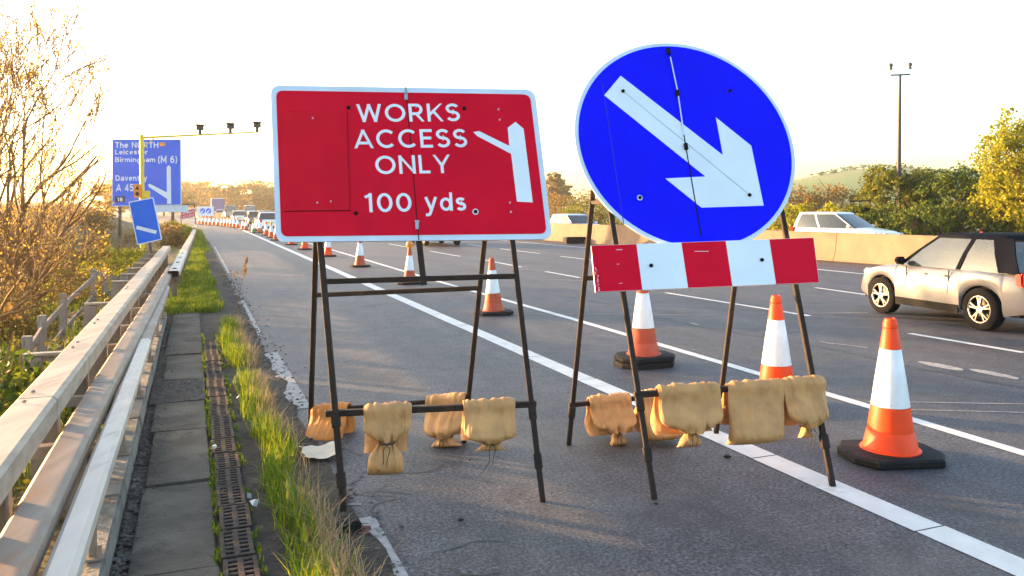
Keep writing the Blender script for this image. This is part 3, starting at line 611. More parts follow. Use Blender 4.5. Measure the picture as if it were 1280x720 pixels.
# mast with two camera heads behind the median
Y = 45.0
b = pd(1122, 295, Y); b.z = 0
t = thing('camera_mast', 'slim grey mast topped by a crossbar with two camera heads', 'mast', b)
tp = pd(1125, 94, Y); mb = MB(); mb.tube([b, (b.x + .04, b.y, 1.2), tp], [.15, .14, .075], 10); mb.build('pole', M['mast'], t, smooth=True)
mb = MB(); mb.tube([tp + Vector((-.52, 0, 0)), tp + Vector((.56, 0, .04))], .045, 6); mb.build('crossbar', M['mast'], t)
for s, k in ((-.52, 0), (.56, .04)):
    q = tp + Vector((s, 0, k)); mb = MB(); mb.tube([q, q + Vector((0, 0, .32))], .028, 6); mb.lathe([(.0, .30), (.10, .32), (.10, .40), (.06, .42), (.06, .46), (.11, .48), (.12, .58), (.07, .66), (0, .68)], 10, q, cap=False); mb.build('camera_head', M['dark_metal'], t, smooth=True)
# back of a sign beyond the opposite carriageway
Y = 44.0
t = thing('sign_back', 'dark sign seen from behind beside the white car beyond the median', 'sign', pd(1074, 288, Y))
flat_sign([(1061, 257), (1088, 259.5), (1083, 279), (1058, 275)], Y, .05, 'panel', M['black'], t)
mb = MB()
for a, b in [((1063, 250), (1060, 290)), ((1088, 250), (1084, 290)), ((1062, 252), (1088, 250.5)), ((1075, 251), (1072, 278))]: mb.tube([pd(*a, Y + .08), pd(*b, Y + .08)], .035, 6)
mb.build('frame', M['rust'], t)

# ---------------------------------------------------------------- concrete median barrier: butted precast units
BL = [gp(x, y) for x, y in [(1430, 355)]] + [Vector((13.9, 21.2, 0)), gp(1049, 327), Vector((7.2, 34.0, 0)), gp(690, 301), Vector((-13.2, 72, 0)), Vector((-30, 102, 0)), Vector((-64, 160, 0))]
BL[0] = Vector((17.2, 13.6, 0))
cum = [0]
for a, b in zip(BL, BL[1:]): cum.append(cum[-1] + (b - a).length)
def on_bl(s):
    for i in range(len(BL) - 1):
        if s <= cum[i + 1] or i == len(BL) - 2:
            k = (s - cum[i]) / (cum[i + 1] - cum[i]); return BL[i].lerp(BL[i + 1], k)
s_joint = cum[2]                                  # a joint shows at this place
off = s_joint % 4.9; s = off - 4.9 if off > .2 else off; kk = 0
BW = {0: 'nearest the silver car', 1: 'between the silver car and the crack', 2: 'left of the dark joint'}
near_lbl = ['long peach lit concrete barrier unit behind the silver car', 'concrete barrier unit whose end shows the dark curved joint beside the white car']
while s < cum[-1] - 5:
    a = on_bl(max(s, 0) + .012); b = on_bl(s + 4.9 - .012)
    d = (b - a).normalized(); sdv = Vector((-d.y, d.x, 0)); mb = MB(); P = []
    for p in (a, b):
        for o_, z in [(-.30, 0), (-.30, .08), (-.19, .30), (-.11, .955), (-.085, .975), (.085, .975), (.11, .955), (.19, .30), (.30, .08), (.30, 0)]: P.append(p - sdv * o_ * 1 + Vector((0, 0, z)))
    mb.add(P, [(i, i + 1, 11 + i, 10 + i) for i in range(9)] + [tuple(range(10))[::-1], tuple(range(10, 20))])
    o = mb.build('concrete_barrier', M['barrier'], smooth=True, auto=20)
    tag(o, 'precast concrete unit in the long row of the median wall between the carriageways', 'barrier', 'precast concrete units of the median barrier')
    s += 4.9; kk += 1
mb = MB(); c = gp(718, 304.5); mb.box(c + Vector((0, 0, .17)), 1.1, .5, .34, UX, VX); tag(mb.build('drain_block', M['rubber'], bevel=.04), 'black rubber block lying at the foot of the concrete median', 'rubber block')
# dirt gathered at the foot of the wall
mb = MB(); P = []
for i in range(90):
    s = i * .6; p = on_bl(s); d = (on_bl(s + .3) - p).normalized(); sdv = Vector((-d.y, d.x, 0)); k = .75 + .25 * noise.noise(Vector((s, 0, 0))) + .15 * noise.noise(Vector((s * 3, 4, 0)))
    P += [p + Vector((0, 0, .05)), p + sdv * (.32 + k * .5) + Vector((0, 0, .003))]
mb.add(P, [(2 * i, 2 * i + 1, 2 * i + 3, 2 * i + 2) for i in range(89)]); struct(mb.build('median_dirt', M['dirt']))

# ---------------------------------------------------------------- the two works signs on A-frames
def foot_on(pl, px):
    k0 = (px - 640) / F; k = (k0 * pl.A.y - pl.A.x) / (pl.h.x - k0 * pl.h.y); return pl.A + pl.h * k
def line_px(p, q, y): return p[0] + (q[0] - p[0]) * (y - p[1]) / (q[1] - p[1])
def at_row(a, b, py):
    """point of the 3D line a-b seen in image row py"""
    lo, hi = 0.0, 1.0
    f = lambda k: proj(a.lerp(b, k))[1] - py
    for _ in range(50):
        mid = (lo + hi) / 2
        if f(mid) * f(lo) > 0: lo = mid
        else: hi = mid
    return a.lerp(b, lo)
def leg(a, b, par, wd=.036, name='leg'):
    mb = MB(); d = (b - a).normalized(); sd_ = UX.cross(d); mb.bar(a, b, wd, wd, up=Vector((0, -1, .1))); return mb.build(name, M['rust'], par, bevel=.004, seg=1)
def clamp(p, d, par, l=.09, wd=.05): 
    mb = MB(); mb.bar(p - d * l / 2, p + d * l / 2, wd, wd, up=Vector((0, -1, .1))); return mb.build('clamp', M['rust'], par, bevel=.004, seg=1)
def bolt(pl, par, px, py, off, ring=False, r=.013, m='black'):
    c = pl.at(px, py, off); n = pl.N; a = pl.h; b = n.cross(a)
    def disc(mb, prof, k=12):
        vs = [c + n * o_ + (a * math.cos(2 * math.pi * i / k) + b * math.sin(2 * math.pi * i / k)) * rad for rad, o_ in prof for i in range(k)]
        mb.add(vs, [(j * k + i, j * k + (i + 1) % k, (j + 1) * k + (i + 1) % k, (j + 1) * k + i) for j in range(len(prof) - 1) for i in range(k)] + [tuple(range((len(prof) - 1) * k, len(prof) * k))])
    mb = MB(); disc(mb, [(r, 0), (r, .010), (r * .55, .010), (r * .5, .020)]); o = mb.build('bolt', M[m], par)
    if ring: mb = MB(); disc(mb, [(r * 1.6, 0), (r * 1.6, .004), (r * .98, .004)]); mb.build('washer', M['white_sheet'], o)
    return o

# -- red sign
A = gp(430, 640); P1 = Plane3(A, 8, .28)
t = thing('works_access_sign', 'red temporary board reading works access only on a rusty A-frame', 'road sign', A)
q = [(338, 106.5), (668.5, 112), (690.5, 299), (345, 302.5)]
mb = MB(); P1.plate(mb, round_poly(q, 13, 8), .030, .018); mb.build('rim', M['sign_rim'], t)
mb = MB(); P1.plate(mb, round_poly([(345, 113), (662.5, 118), (683.5, 292), (351.5, 295.5)], 9, 8), .0335, .003); face = mb.build('red_face', M['red_sheet'], t)
mb = MB(); P1.plate(mb, [(351.8, 139.9), (433.9, 139.2), (437.9, 263.3), (354.6, 264.3)], .039, .005); mb.build('shadow_line_plate', M['black'], t)  # black backing plate added to draw the shadow line below the cover plate
mb = MB(); P1.plate(mb, [(351.3, 139.5), (433.4, 138.8), (437.4, 262.5), (354.3, 263.5)], .043, .004); mb.build('cover_plate', mat('red_cover_plate', (.56, .001, .020), .5, 0, .08, 3, spec=.08), t, bevel=.0015, seg=1)
def sign_text(pl, par, s, TL, TR, BR, BL_, off, wgt):
    mb = MB(); put_text(mb, s, *[pl.at(*p, off) for p in (TL, TR, BR, BL_)], wgt); return mb.build('lettering', M['white_sheet'], par)
W_ = .0
sign_text(P1, t, 'WORKS', (445, 130.3), (573.5, 129.3), (575.5, 151.4), (447, 152.6), .0345, W_)
sign_text(P1, t, 'ACCESS', (441.2, 162.2), (582.5, 161.2), (584.5, 184), (443, 185.4), .0345, W_)
sign_text(P1, t, 'ONLY', (468.3, 194.8), (562, 193.4), (564, 216.2), (470, 217.8), .0345, W_)
sign_text(P1, t, '100', (454.6, 241.6), (513.5, 241.2), (515, 264.6), (456.2, 265.4), .0345, W_)
sign_text(P1, t, 'yds', (530, 240.8), (581.5, 240.4), (583.5, 269.6), (531.6, 270.4), .0345, W_)
C4 = lambda x, y: (320 + x / 3.13, 90 + y / 3.13)
mb = MB(); P1.plate(mb, [C4(*p) for p in [(985, 218), (1015, 195), (1047, 222), (1083, 510), (1021, 507), (998, 320), (865, 250), (850, 235), (872, 231), (991, 289)]], .0347, .001); mb.build('arrow', M['white_sheet'], t)
mb = MB(); P1.plate(mb, [(506.6, 107), (507.6, 107), (524.2, 300), (523.0, 300)], .0352, .001); mb.build('seam', M['black'], t)
for px, py in [(507.5, 120), (521.3, 281)]:
    mb = MB(); c = P1.at(px, py, .04); mb.box(c, .022, .014, .06, P1.h, P1.N, P1.up); mb.box(c + P1.up * .022 + P1.N * .004, .03, .014, .012, P1.h, P1.N, P1.up); mb.build('catch', M['steel'], t)
for px, py in [(435.7, 134.7), (580.3, 135.7), (445, 266.7)]: bolt(P1, t, px, py, .034)
bolt(P1, t, 594.3, 264.8, .034, True)
for px, py in [(391, 148), (396.7, 253.6), (413.6, 252)]: bolt(P1, t, px, py, .0432, r=.005, m='white_sheet')
for px, py in [(623, 137), (624.5, 150), (637.3, 253.6), (638.5, 265.1)]: bolt(P1, t, px, py, .0345, r=.006, m='sign_rim')
fl = foot_on(P1, 430); fr = foot_on(P1, 678.5); tl = P1.at(line_px((400, 300), (430, 640), 128), 128); tr = P1.at(line_px((640, 300), (678, 634), 128), 128)
lL = leg(fl, tl, t); lR = leg(fr, tr, t)
rl = gp(388, 536); rr = gp(580, 553); tl2 = P1.at(399.5, 150, -.05); tr2 = P1.at(621, 150, -.05)
leg(rl, tl2, t); leg(rr, tr2, t)
def cross(p, q, par, wd=.034): 
    mb = MB(); mb.bar(p, q, wd, wd); return mb.build('crossbar', M['rust'], par, bevel=.004, seg=1)
cross(at_row(fl, tl, 352), at_row(fr, tr, 345), t); cross(at_row(rl, tl2, 369), at_row(rr, tr2, 360), t)
FB1 = (at_row(fl, tl, 516.5), at_row(fr, tr, 505)); RB1 = (at_row(rl, tl2, 514), at_row(rr, tr2, 498))
cross(FB1[0] + (FB1[0] - FB1[1]).normalized() * .06, FB1[1] + (FB1[1] - FB1[0]).normalized() * .03, t, .038); cross(RB1[0], RB1[1], t)
mb = MB(); mb.bar(P1.at(530, 356, -.005), P1.at(522, 285, -.005), .036, .036, up=Vector((0, -1, .1))); mb.build('centre_strut', M['rust'], t)
dl = (tl - fl).normalized(); dr = (tr - fr).normalized()
for p, d in [(at_row(fl, tl, 525), dl), (at_row(fl, tl, 600), dl), (at_row(fr, tr, 515), dr), (at_row(fr, tr, 576), dr)]: clamp(p, d, t)

# -- round blue sign with striped board
A2 = gp(818, 624); P2 = Plane3(A2, 10.5, .40)
t2 = thing('keep_right_sign', 'round blue keep right sign with a white arrow above a red and white striped board', 'road sign', A2)
C5 = lambda x, y: (680 + x / 2.057, 30 + y / 2.057)
EL = [(831, 54), (719, 159), (721, 132), (767.5, 78.6), (738, 234), (777, 278), (813.7, 303), (991, 200), (989.7, 171), (971.7, 127), (937.7, 91), (899, 68), (976.5, 258.5), (942.5, 295)]
L2 = [((p - A2).dot(P2.h), (p - A2).dot(P2.up)) for p in (P2.at(x, y, .03) for x, y in EL)]
# best circle through the rim points
import numpy as np
B_ = np.array([[x, y, 1] for x, y in L2]); rhs = np.array([x * x + y * y for x, y in L2]); s_ = np.linalg.lstsq(B_, rhs, rcond=None)[0]
cx, cy = s_[0] / 2, s_[1] / 2; rad = math.sqrt(s_[2] + cx * cx + cy * cy)
DC = A2 + P2.h * cx + P2.up * cy
def disc2(r, off, th, name, m, n=96):
    mb = MB(); f = [DC + (P2.h * math.cos(2 * math.pi * i / n) + P2.up * math.sin(2 * math.pi * i / n)) * r + P2.N * off for i in range(n)]; mb.slab(f, [p - P2.N * th for p in f]); return mb.build(name, m, t2)
disc2(rad, .030, .016, 'rim', M['sign_rim']); disc2(rad - .030, .0335, .003, 'blue_face', M['blue_sheet'])
mb = MB(); P2.plate(mb, [C5(*p) for p in [(197, 133), (460, 337), (442, 240), (533, 313), (565, 467), (405, 472), (312, 397), (415, 392), (155, 183)]], .0350, .001); mb.build('arrow', M['white_sheet'], t2)
mb = MB(); P2.plate(mb, [C5(*p) for p in [(317, 60), (320, 60), (345, 180), (366, 315), (406, 546), (403, 546), (363, 315), (342, 180)]], .0358, .0006); mb.build('seam', M['black'], t2)
mb = MB(); mb.tube([P2.at(*C5(325, 85), .045), P2.at(*C5(344, 175), .045), P2.at(*C5(360, 285), .045)], .005, 6); mb.build('rod', M['sign_rim'], t2)
for x, y in [(320, 70), (343, 178), (365, 315)]:
    mb = MB(); c = P2.at(*C5(x, y), .044); mb.box(c, .024, .022, .05, P2.h, P2.N, P2.up); mb.build('catch', M['black'], t2)
mb = MB(); P2.plate(mb, [C5(*p) for p in [(149, 150), (151, 150), (206, 515), (204, 515)]], .0342, .0006); mb.build('seam', mat('blue_seam', (.004, .012, .42), .5), t2)
mb = MB(); P2.plate(mb, [C5(*p) for p in [(206, 176), (208, 175), (528, 437), (526, 439)]], .0356, .0004); mb.build('scratch', mat('arrow_crease', (.40, .45, .50), .5), t2)
for x, y in [(203, 173), (478, 172), (528, 440)]: bolt(P2, t2, *C5(x, y), .035)
bolt(P2, t2, *C5(246, 447), .035, True)
# striped board
top = [739, 795.5, 851.5, 907, 961.5, 1017]; bot = [744.5, 803, 860, 915.5, 970, 1024]
ty = lambda x: 307 + (x - 739) / (1017 - 739) * (297 - 307); by = lambda x: 365 + (x - 744.5) / (1024 - 744.5) * (353 - 365)
bd = MB(); P2.plate(bd, [(739, ty(739)), (1017, ty(1017)), (1024, by(1024)), (744.5, by(744.5))], .062, .018); bo = bd.build('striped_board', M['white_sheet'], t2)
for i in range(0, 5, 2):
    mb = MB(); e = .25; x0, x1, x2, x3 = top[i] + e, top[i + 1], bot[i + 1], bot[i] + e
    P2.plate(mb, [(x0, ty(x0) + e), (x1 - (e if i == 4 else 0), ty(x1) + e), (x2 - (e if i == 4 else 0), by(x2) - e), (x3, by(x3) - e)], .0632, .001); mb.build('red_stripe', M['red_sheet'], bo)
for x, y in [(813.7, 332), (952.2, 325)]: bolt(P2, t2, x, y, .063)
mb = MB(); rr_ = random.Random(3)
for i in range(16):
    y = 334 + i * 1.9; x = line_px((739, 307), (744.5, 365), y) + 1 + rr_.random() * 3.5; s = .5 + rr_.random() * 1.2; P2.plate(mb, [(x, y), (x + s, y + .4), (x + s * 1.5, y + 1.4), (x + .3, y + 1.1)], .0640, .0006)
for x, y, l in [(770, 312, 8), (868, 314, 12), (771, 330, 3), (774, 354, 4), (880, 314, 6)]: P2.plate(mb, [(x, y), (x + l, y - .3), (x + l, y + .3), (x, y + .5)], .0640, .0006)
mb.build('paint_chips', M['white_sheet'], bo)
# frame
fl = foot_on(P2, 818); fr = foot_on(P2, 1041); tl = P2.at(line_px((763, 262), (818, 624), 135), 135); tr = P2.at(line_px((977, 265), (1040, 605), 135), 135)
leg(fl, tl, t2); leg(fr, tr, t2)
rl = gp(711, 556); rr = gp(895, 542); tl2 = P2.at(750, 150, -.05); tr2 = P2.at(944, 150, -.05)
leg(rl, tl2, t2); leg(rr, tr2, t2)
cross(at_row(rl, tl2, 348), at_row(rr, tr2, 338), t2); cross(at_row(rl, tl2, 253), at_row(fl, tl, 254), t2, .028); cross(at_row(rr, tr2, 253), at_row(fr, tr, 254), t2, .028)
FB2 = (at_row(fl, tl, 493), at_row(fr, tr, 479)); RB2 = (at_row(rl, tl2, 506), at_row(rr, tr2, 487))
cross(FB2[0] + (FB2[0] - FB2[1]).normalized() * .03, FB2[1] + (FB2[1] - FB2[0]).normalized() * .03, t2, .038); cross(RB2[0] + (RB2[0] - RB2[1]).normalized() * .03, RB2[1], t2)
dl = (tl - fl).normalized(); dr = (tr - fr).normalized(); d3 = (tl2 - rl).normalized()
for p, d in [(at_row(fl, tl, 505), dl), (at_row(fl, tl, 568), dl), (at_row(fr, tr, 484), dr), (at_row(fr, tr, 552), dr), (at_row(rl, tl2, 515), d3)]: clamp(p, d, t2)

# ---------------------------------------------------------------- sandbags slung over the bars
def at_col(a, b, px):
    lo, hi = -.2, 1.2
    for _ in range(50):
        mid = (lo + hi) / 2
        if proj(a.lerp(b, mid))[0] < px: lo = mid
        else: hi = mid
    return a.lerp(b, lo)
def sandbag(bar, x0, x1, ybot, label, tie=None, back=.8, m='bag', seed=0, thick=.05, frill=None, tilt=0.0):
    p0 = at_col(*bar, x0); p1 = at_col(*bar, x1); c = (p0 + p1) / 2; e = (p1 - p0); wd = e.length; e.normalize()
    n = Vector((e.y, -e.x, 0)).normalized();  n = n if n.y < 0 else -n
    zb = c.z - (ybot - proj(c)[1]) / F * c.y * .985; drop = c.z - zb
    r = .024; t = thing('sandbag', label, 'sandbag', c - Vector((0, 0, drop)), group='sandbags weighing down the sign frames')
    NS, NR = 84, 96; vs = []; fs = []
    L_f = drop; L_b = drop * back; arc = math.pi * (r + thick * .5); tot = L_f + arc + L_b; tied = tie is not None
    if tied: dtie = c.z - (c.z - (tie - proj(c)[1]) / F * c.y)
    for i in range(NS + 1):
        s = tot * i / NS                                           # from front bottom over the bar to back bottom
        if s < L_f: dn = L_f - s; pos = Vector((0, 0, -dn)) ; out = n; front = True
        elif s < L_f + arc: a = (s - L_f) / arc * math.pi; dn = 0; out = n * math.cos(a) + Vector((0, 0, math.sin(a))); pos = Vector((0, 0, 0)); front = True
        else: dn = s - L_f - arc; pos = Vector((0, 0, -dn)); out = -n; front = False
        f = min(1, dn / (drop if front else L_b)); endk = min(s, tot - s) / .085
        T = thick * (.26 + 1.4 * sstep(f, .08, .85)) * (math.sqrt(max(0, 1 - (1 - min(1, endk)) ** 2)) * .9 + .1)
        Wd = wd / 2 * (1 + .05 * math.sin(f * 3 + seed)); pinch = 0
        if tied and front and dn > 0:
            pinch = math.exp(-((dn - dtie) / (drop * .16)) ** 2)
            if dn > dtie: Wd *= (1 - .62 * pinch) * (.88 if not frill else frill); T *= (1 - .45 * pinch) * (.8 if not frill else .55)
            else: Wd *= 1 - .62 * pinch ** 2; T *= 1 - .3 * pinch
        hug = r + T
        cen = c + pos + out * hug + e * (tilt * dn + .008 * math.sin(dn * 9 + seed))
        across = out if not (dn == 0 and 0 < s - L_f < arc) else out
        for k in range(NR):
            th = 2 * math.pi * k / NR; cc, ss = math.cos(th), math.sin(th)
            x = math.copysign(abs(cc) ** .72, cc) * Wd; y = math.copysign(abs(ss) ** .95, ss) * T * 1.15
            q = Vector((x / wd * 7 + seed * 5, dn * 6 + (0 if front else 40), ss * 1.5))
            wr = .012 * noise.noise(q) + .004 * noise.noise(q * 2.7)
            fold = .009 * math.sin(x / wd * (26 + 3 * math.sin(seed)) + seed + 2.2 * noise.noise(Vector((x / wd * 3, dn * 5, seed)))) * (.16 * math.exp(-dn / .10) + 1.2 * pinch + .10) + .010 * noise.noise(Vector((x / wd * 16 + seed, dn * 2.4, 3 + seed))) * (.7 + pinch)
            n_ = noise.noise(Vector((x / wd * 5.5 + seed * 3, dn * (2.2 if not tied else 3.5), seed + (0 if front else 9)))); n2_ = noise.noise(Vector((x / wd * 9 - dn * 4 + seed, dn * 5 + x / wd * 3, seed * 2 + 5)))
            wr -= .011 * math.exp(-(n_ / .09) ** 2) * (.55 + 1.2 * pinch) + .005 * math.exp(-(n2_ / .08) ** 2)
            jj = wr + (fold if ss > -.2 else fold * .4)
            vs.append(cen + e * (x + .004 * noise.noise(q * 2)) + across * (y + jj * (.35 + .65 * abs(ss)) * min(1, endk + .2)))
    for i in range(NS):
        for k in range(NR): fs.append((i * NR + k, i * NR + (k + 1) % NR, (i + 1) * NR + (k + 1) % NR, (i + 1) * NR + k))
    fs.append(tuple(range(NR))[::-1]); fs.append(tuple(NS * NR + k for k in range(NR)))
    mb = MB(); mb.add(vs, fs); mb.build('sack', M[m], t, smooth=True, auto=75)
    if tied:
        mb = MB(); cp = c + Vector((0, 0, -dtie)) + n * (r + thick * .8) + e * (tilt * dtie)
        ww = wd / 2 * (.40 if not frill else .36)
        mb.tube([cp + e * (ww * math.cos(a)) + n * (thick * .85 * math.sin(a)) for a in [2 * math.pi * i / 16 for i in range(17)]], .005, 6)
        for sgn, ln in ((-1, .17), (1, .13)):
            k0 = cp + n * thick * .9; mb.tube([k0, k0 + Vector((0, 0, -.03)) + e * .02 * sgn + n * .012, k0 + Vector((0, 0, -ln * .6)) + e * (.012 * sgn - .006) + n * .016, k0 + Vector((0, 0, -ln)) + e * (.03 * sgn - .03) + n * .01], [.003, .0028, .0024, .0018], 5)
        mb.build('tie_string', M['string'], t)
    return t
sandbag(RB1, 391, 435, 553, 'orange lit sandbag behind the left front leg of the red sign', None, .9, 'bag_sunlit', 1, .055)
sandbag(FB1, 455, 512, 591, 'longest sandbag, tied round its middle, on the front bar under the red sign', 549, .7, 'bag', 2, .055, frill=.82)
sandbag(RB1, 534, 583, 557, 'gathered sandbag half hidden behind the right sandbag of the red sign', 543, .8, 'bag', 3, .06, tilt=.05)
sandbag(FB1, 579, 646, 562, 'sandbag with frilly neck and long strings at the right of the red sign frame', 549, .8, 'bag', 4, .05, frill=.62)
sandbag(RB2, 735, 789, 556, 'leftmost sandbag under the blue sign, with a knotted tail', 536, .8, 'bag', 5, .065, frill=.35, tilt=.12)
sandbag(RB2, 799, 838, 546, 'dark round sandbag behind the left front leg of the blue sign', None, .9, 'bag', 6, .07)
sandbag(FB2, 821, 895, 557, 'wide sandbag with a ragged tail on the front bar under the white stripe', 535, .8, 'bag', 7, .058, frill=.4)
sandbag(FB2, 908, 975, 551, 'flat untied sandbag hanging straight under the striped board', None, .7, 'bag', 8, .05, tilt=-.09)
sandbag(FB2, 977, 1028, 546, 'rightmost sandbag against the right leg of the blue sign', 528, .8, 'bag', 9, .06, frill=.35)

# ---------------------------------------------------------------- cones
def make_cone(kind=0):
    t = thing('traffic_cone', None, 'traffic cone')
    mb = MB(); a, b, c = .34, .27, .12; ring = [(a, c), (a, -c), (a - .1, -b), (-a + .1, -b), (-a, -c), (-a, c), (-a + .1, b), (a - .1, b)]
    def lev(k, z): return [Vector((x * k, y * k, z)) for x, y in ring]
    R_ = [lev(.97, .0), lev(1, .012), lev(1, .045), lev(.95, .06), lev(.62, .068)]
    mb.add([p for l in R_ for p in l], [(j * 8 + i, j * 8 + (i + 1) % 8, (j + 1) * 8 + (i + 1) % 8, (j + 1) * 8 + i) for j in range(4) for i in range(8)] + [tuple(range(8))[::-1], tuple(range(32, 40))])
    if kind == 2:
        mb.add([p * 1.0 + Vector((.015, .01, .066)) for l in R_ for p in l], [(j * 8 + i, j * 8 + (i + 1) % 8, (j + 1) * 8 + (i + 1) % 8, (j + 1) * 8 + i) for j in range(4) for i in range(8)] + [tuple(range(8))[::-1], tuple(range(32, 40))])
    local(mb.build('base', M['rubber'], t, smooth=True, auto=30))
    dz = .066 if kind == 2 else 0
    rz = lambda z: .178 + (.045 - .178) * (z - .06) / .92
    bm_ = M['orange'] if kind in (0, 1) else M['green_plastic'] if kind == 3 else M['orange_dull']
    mb = MB(); mb.lathe([(.205, .062), (.205, .072), (.186, .08), (rz(.2), .2), (rz(.2) - .004, .204), (rz(.2) - .004, .21), (rz(.38), .375), (rz(.38) - .008, .377), (rz(.79) - .008, .788), (rz(.79), .79), (.052, .925), (.046, .935), (.050, .94), (.050, .972), (.042, .985), (.04, 1.0), (.03, 1.005), (.028, .96)], 32, (0, 0, dz), cap=False); local(mb.build('body', bm_, t, smooth=True, auto=35))
    mb = MB(); mb.lathe([(rz(.38) - .006, .378), (rz(.38) - .001, .381), (rz(.58) + .0004, .58), (rz(.79) - .001, .785), (rz(.79) - .006, .787)], 32, (0, 0, dz), cap=False); local(mb.build('sleeve', M['sleeve'], t, smooth=True, auto=60))
    if kind == 4:
        mb = MB(); mb.lathe([(.03, .98), (.045, .985), (.045, 1.01), (.085, 1.015), (.095, 1.05), (.1, 1.10), (.085, 1.15), (.05, 1.175), (0, 1.18)], 16, cap=False); local(mb.build('lamp', M['amber'], t, smooth=True, auto=60))
    return t
protos = {}
def cone(px, py, label, kind=0, rz=0.2, sc=1.0, lean=(0, 0), group='traffic cones along the closed lane edge'):
    if kind not in protos: o = protos[kind] = make_cone(kind)
    else: o = copy_tree(protos[kind])
    o.location = gp(px, py); o.rotation_euler = (lean[0], lean[1], rz); o.scale = (sc, sc, sc); tag(o, label, 'traffic cone', group); return o
cone(1113, 572, 'nearest bright orange and white cone on a black octagonal base at the right', 0, .1)
cone(971, 507, 'bright orange cone standing behind the right sandbags of the blue sign', 0, .5, lean=(.0, -.01))
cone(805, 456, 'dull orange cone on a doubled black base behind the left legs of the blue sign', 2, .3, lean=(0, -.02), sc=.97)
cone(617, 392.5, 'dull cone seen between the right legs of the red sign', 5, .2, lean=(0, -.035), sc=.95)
cone(512, 355, 'cone with an amber warning lamp on top under the red sign', 4, .3, sc=.86)
cone(450, 333.5, 'cone behind the crossbars left of the cone with the lamp', 5, .2, .92)
cone(410, 320.5, 'cone half hidden by the left legs of the red sign', 0, .2, .9)
cone(381, 312, 'orange cone just left of the red sign legs', 0, .4, .9)
cone(364.5, 306, 'cone whose base shows below the left lower corner of the red sign', 0, .1, .9)
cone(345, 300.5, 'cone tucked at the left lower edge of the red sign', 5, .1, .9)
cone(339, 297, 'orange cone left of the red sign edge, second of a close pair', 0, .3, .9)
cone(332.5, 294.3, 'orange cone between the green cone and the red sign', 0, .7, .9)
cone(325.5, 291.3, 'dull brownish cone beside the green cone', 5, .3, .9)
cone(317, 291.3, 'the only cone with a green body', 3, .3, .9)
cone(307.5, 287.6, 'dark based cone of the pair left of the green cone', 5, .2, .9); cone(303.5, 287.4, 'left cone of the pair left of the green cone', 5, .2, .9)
for i, (px, py) in enumerate([(297, 285.4), (292.5, 284.5), (288.5, 284), (285, 283.5), (281, 283.2), (277.5, 282.8), (272, 282.3), (267, 281.9), (262, 281.5), (257.5, 281.1), (253, 280.7), (249, 280.4)]):
    cone(px, py, 'small red and white cone in the far row closing off the hard shoulder', 0, .1 * i, .95)
cone(1227, 327.4, 'cone whose orange tip shows above the concrete median wall', 0, .2, group='cone beyond the median')

